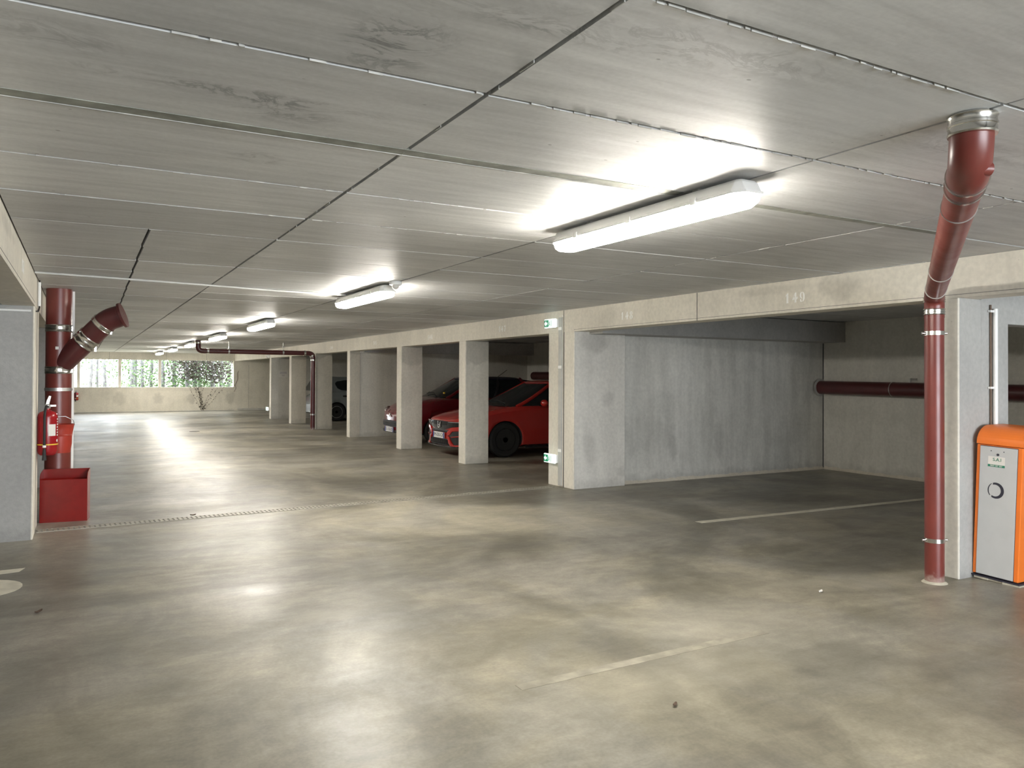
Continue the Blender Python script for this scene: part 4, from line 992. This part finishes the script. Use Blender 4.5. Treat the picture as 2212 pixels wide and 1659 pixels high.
tr = [(.34, .43, 36.8, .055, 0), (.60, .60, 38.0, .055, 0), (.88, .79, 37.6, .06, 260), (1.90, 1.97, 37.2, .06, 420), (2.10, 2.10, 38.2, .06, 200), (2.34, 2.28, 37.5, .055, 0),
      (2.72, 2.74, 37.9, .055, 420), (3.13, 3.03, 37.1, .06, 500), (3.63, 3.63, 37.6, .065, 700), (4.05, 4.0, 36.6, .07, 900), (4.45, 4.45, 37.4, .08, 900), (4.75, 4.70, 38.2, .06, 800), (5.15, 5.15, 36.9, .075, 900), (5.62, 5.58, 37.6, .07, 900), (6.05, 6.0, 38.2, .08, 700)]
nm = ['first', 'second', 'third', 'fourth', 'fifth', 'sixth', 'seventh', 'eighth', 'ninth', 'tenth', 'eleventh', 'twelfth', 'thirteenth', 'fourteenth', 'fifteenth']
for i, (a, c, y, r, lv) in enumerate(tr):
    tree(a, c, y, r*1.35, '%s slim grey trunk from the left seen through the far window' % nm[i]+(', with green leaves' if lv else ', bare'), lv, 1.3 if i > 7 else .9)
def bush(x, y, z0, z1, w, n, mat, label, name='shrub'):
    mb = MB()
    for k in range(n):
        c = Vector((rt_.gauss(x, w*.42), y+rt_.uniform(-.35, .35), z0+(z1-z0)*rt_.random()**.8))
        s = rt_.uniform(.03, .07); a, b_ = rt_.uniform(0, 2*PI), rt_.uniform(-1, 1)
        u = Vector((math.cos(a), math.sin(a)*.5, math.sin(b_))).normalized()*s; v = u.cross(Vector((rt_.random(), -1, rt_.random()))).normalized()*s*.6
        mb.add([c-u, c+v, c+u, c-v], [(0, 1, 2, 3)])
    o = obj(name, mb, M[mat], loc=(x, y, z0)); tag(o, label, 'plant')
bush(4.15, 35.9, 1.3, 2.5, 1.0, 1100, 'ivydark', 'brown dry creeper mass hanging in the middle right of the far window', 'hanging_creeper')
bush(5.1, 35.8, 1.15, 2.5, .9, 1000, 'ivydark', 'dark creeper mass hanging at the right end of the far window', 'hanging_creeper')
bush(5.3, 38.9, .9, 3.0, 2.2, 2200, 'leafgreen', 'green leafy shrub outside at the right end of the far window')
bush(2.2, 39.5, .9, 3.0, 2.6, 1500, 'leafgreen', 'sparse green shrub outside the middle of the far window')
bush(-.2, 39.5, 1.9, 3.4, 1.6, 700, 'leafgreen', 'pale green foliage outside at the top left of the far window')
# creeper climbing down the far wall
def creeper(x, z0, label):
    t = thing('creeper', label, 'plant', (x, YF-.02, 0)); mb = MB(); lf = MB()
    for k in range(11):
        p = [x+rt_.uniform(-.06, .06), YF-.02, .03]; pts = [tuple(p)]
        dx = rt_.uniform(-.055, .085)
        for j in range(12):
            p = [p[0]+dx+rt_.uniform(-.03, .03), YF-.02-rt_.uniform(0, .03), p[2]+z0/12]
            pts.append(tuple(p))
            for q in range(1):
                if rt_.random() < .8:
                    c = Vector(p)+Vector((rt_.uniform(-.05, .05), -.01, rt_.uniform(-.04, .04))); s = rt_.uniform(.012, .03)
                    lf.add([c+Vector((-s, 0, 0)), c+Vector((0, -.01, s*.7)), c+Vector((s, 0, 0)), c+Vector((0, .0, -s*.7))], [(0, 1, 2, 3)])
        mb.tube(pts, .003, 5)
    obj('stems', mb, M['twig'], t); obj('leaves', lf, M['ivydark'], t)
creeper(4.45, 1.02, 'thin dry creeper climbing the far wall below the window')
mb = MB(); p = Vector((5.72, YF-.008, 1.05)); pts = []
for k in range(8): pts.append(tuple(p)); p += Vector((rt_.uniform(-.03, .05), 0, .09))
mb.tube(pts, .01, 6); pts = [(5.74, YF-.015, 1.1), (5.78, YF-.02, .95), (5.70, YF-.015, .8)]; mb.tube(pts, .007, 6)
tag(obj('creeper', mb, M['twig'], loc=(5.72, YF, 1.05)), 'short dry tendrils on the wall at the right edge of the far window', 'plant')

# ------------------------------------------------------------------ light
w = bpy.data.worlds.new('world'); SC.world = w; w.use_nodes = True
nt = w.node_tree; nt.nodes.clear()
o = nt.nodes.new('ShaderNodeOutputWorld'); bg = nt.nodes.new('ShaderNodeBackground')
bg.inputs[0].default_value = (.88, .94, 1.0, 1); bg.inputs[1].default_value = 7.5
nt.links.new(bg.outputs[0], o.inputs[0])
for nme, loc, rot, sx, sy in (('window_portal', (2.7, YF+.4, 1.55), (-PI/2, 0, 0), 6.2, 1.2), ('entrance_portal', (3.15, YB-.3, 1.15), (PI/2, 0, 0), 6.8, 2.5)):
    l = bpy.data.lights.new(nme, 'AREA'); l.shape = 'RECTANGLE'; l.size = sx; l.size_y = sy; l.cycles.is_portal = True
    lo = bpy.data.objects.new(nme, l); COL.objects.link(lo); lo.location = loc; lo.rotation_euler = rot

SC.view_settings.view_transform = 'Standard'; SC.view_settings.look = 'None'
SC.view_settings.gamma = 1; SC.view_settings.use_curve_mapping = False
SC.view_settings.exposure = 1.53
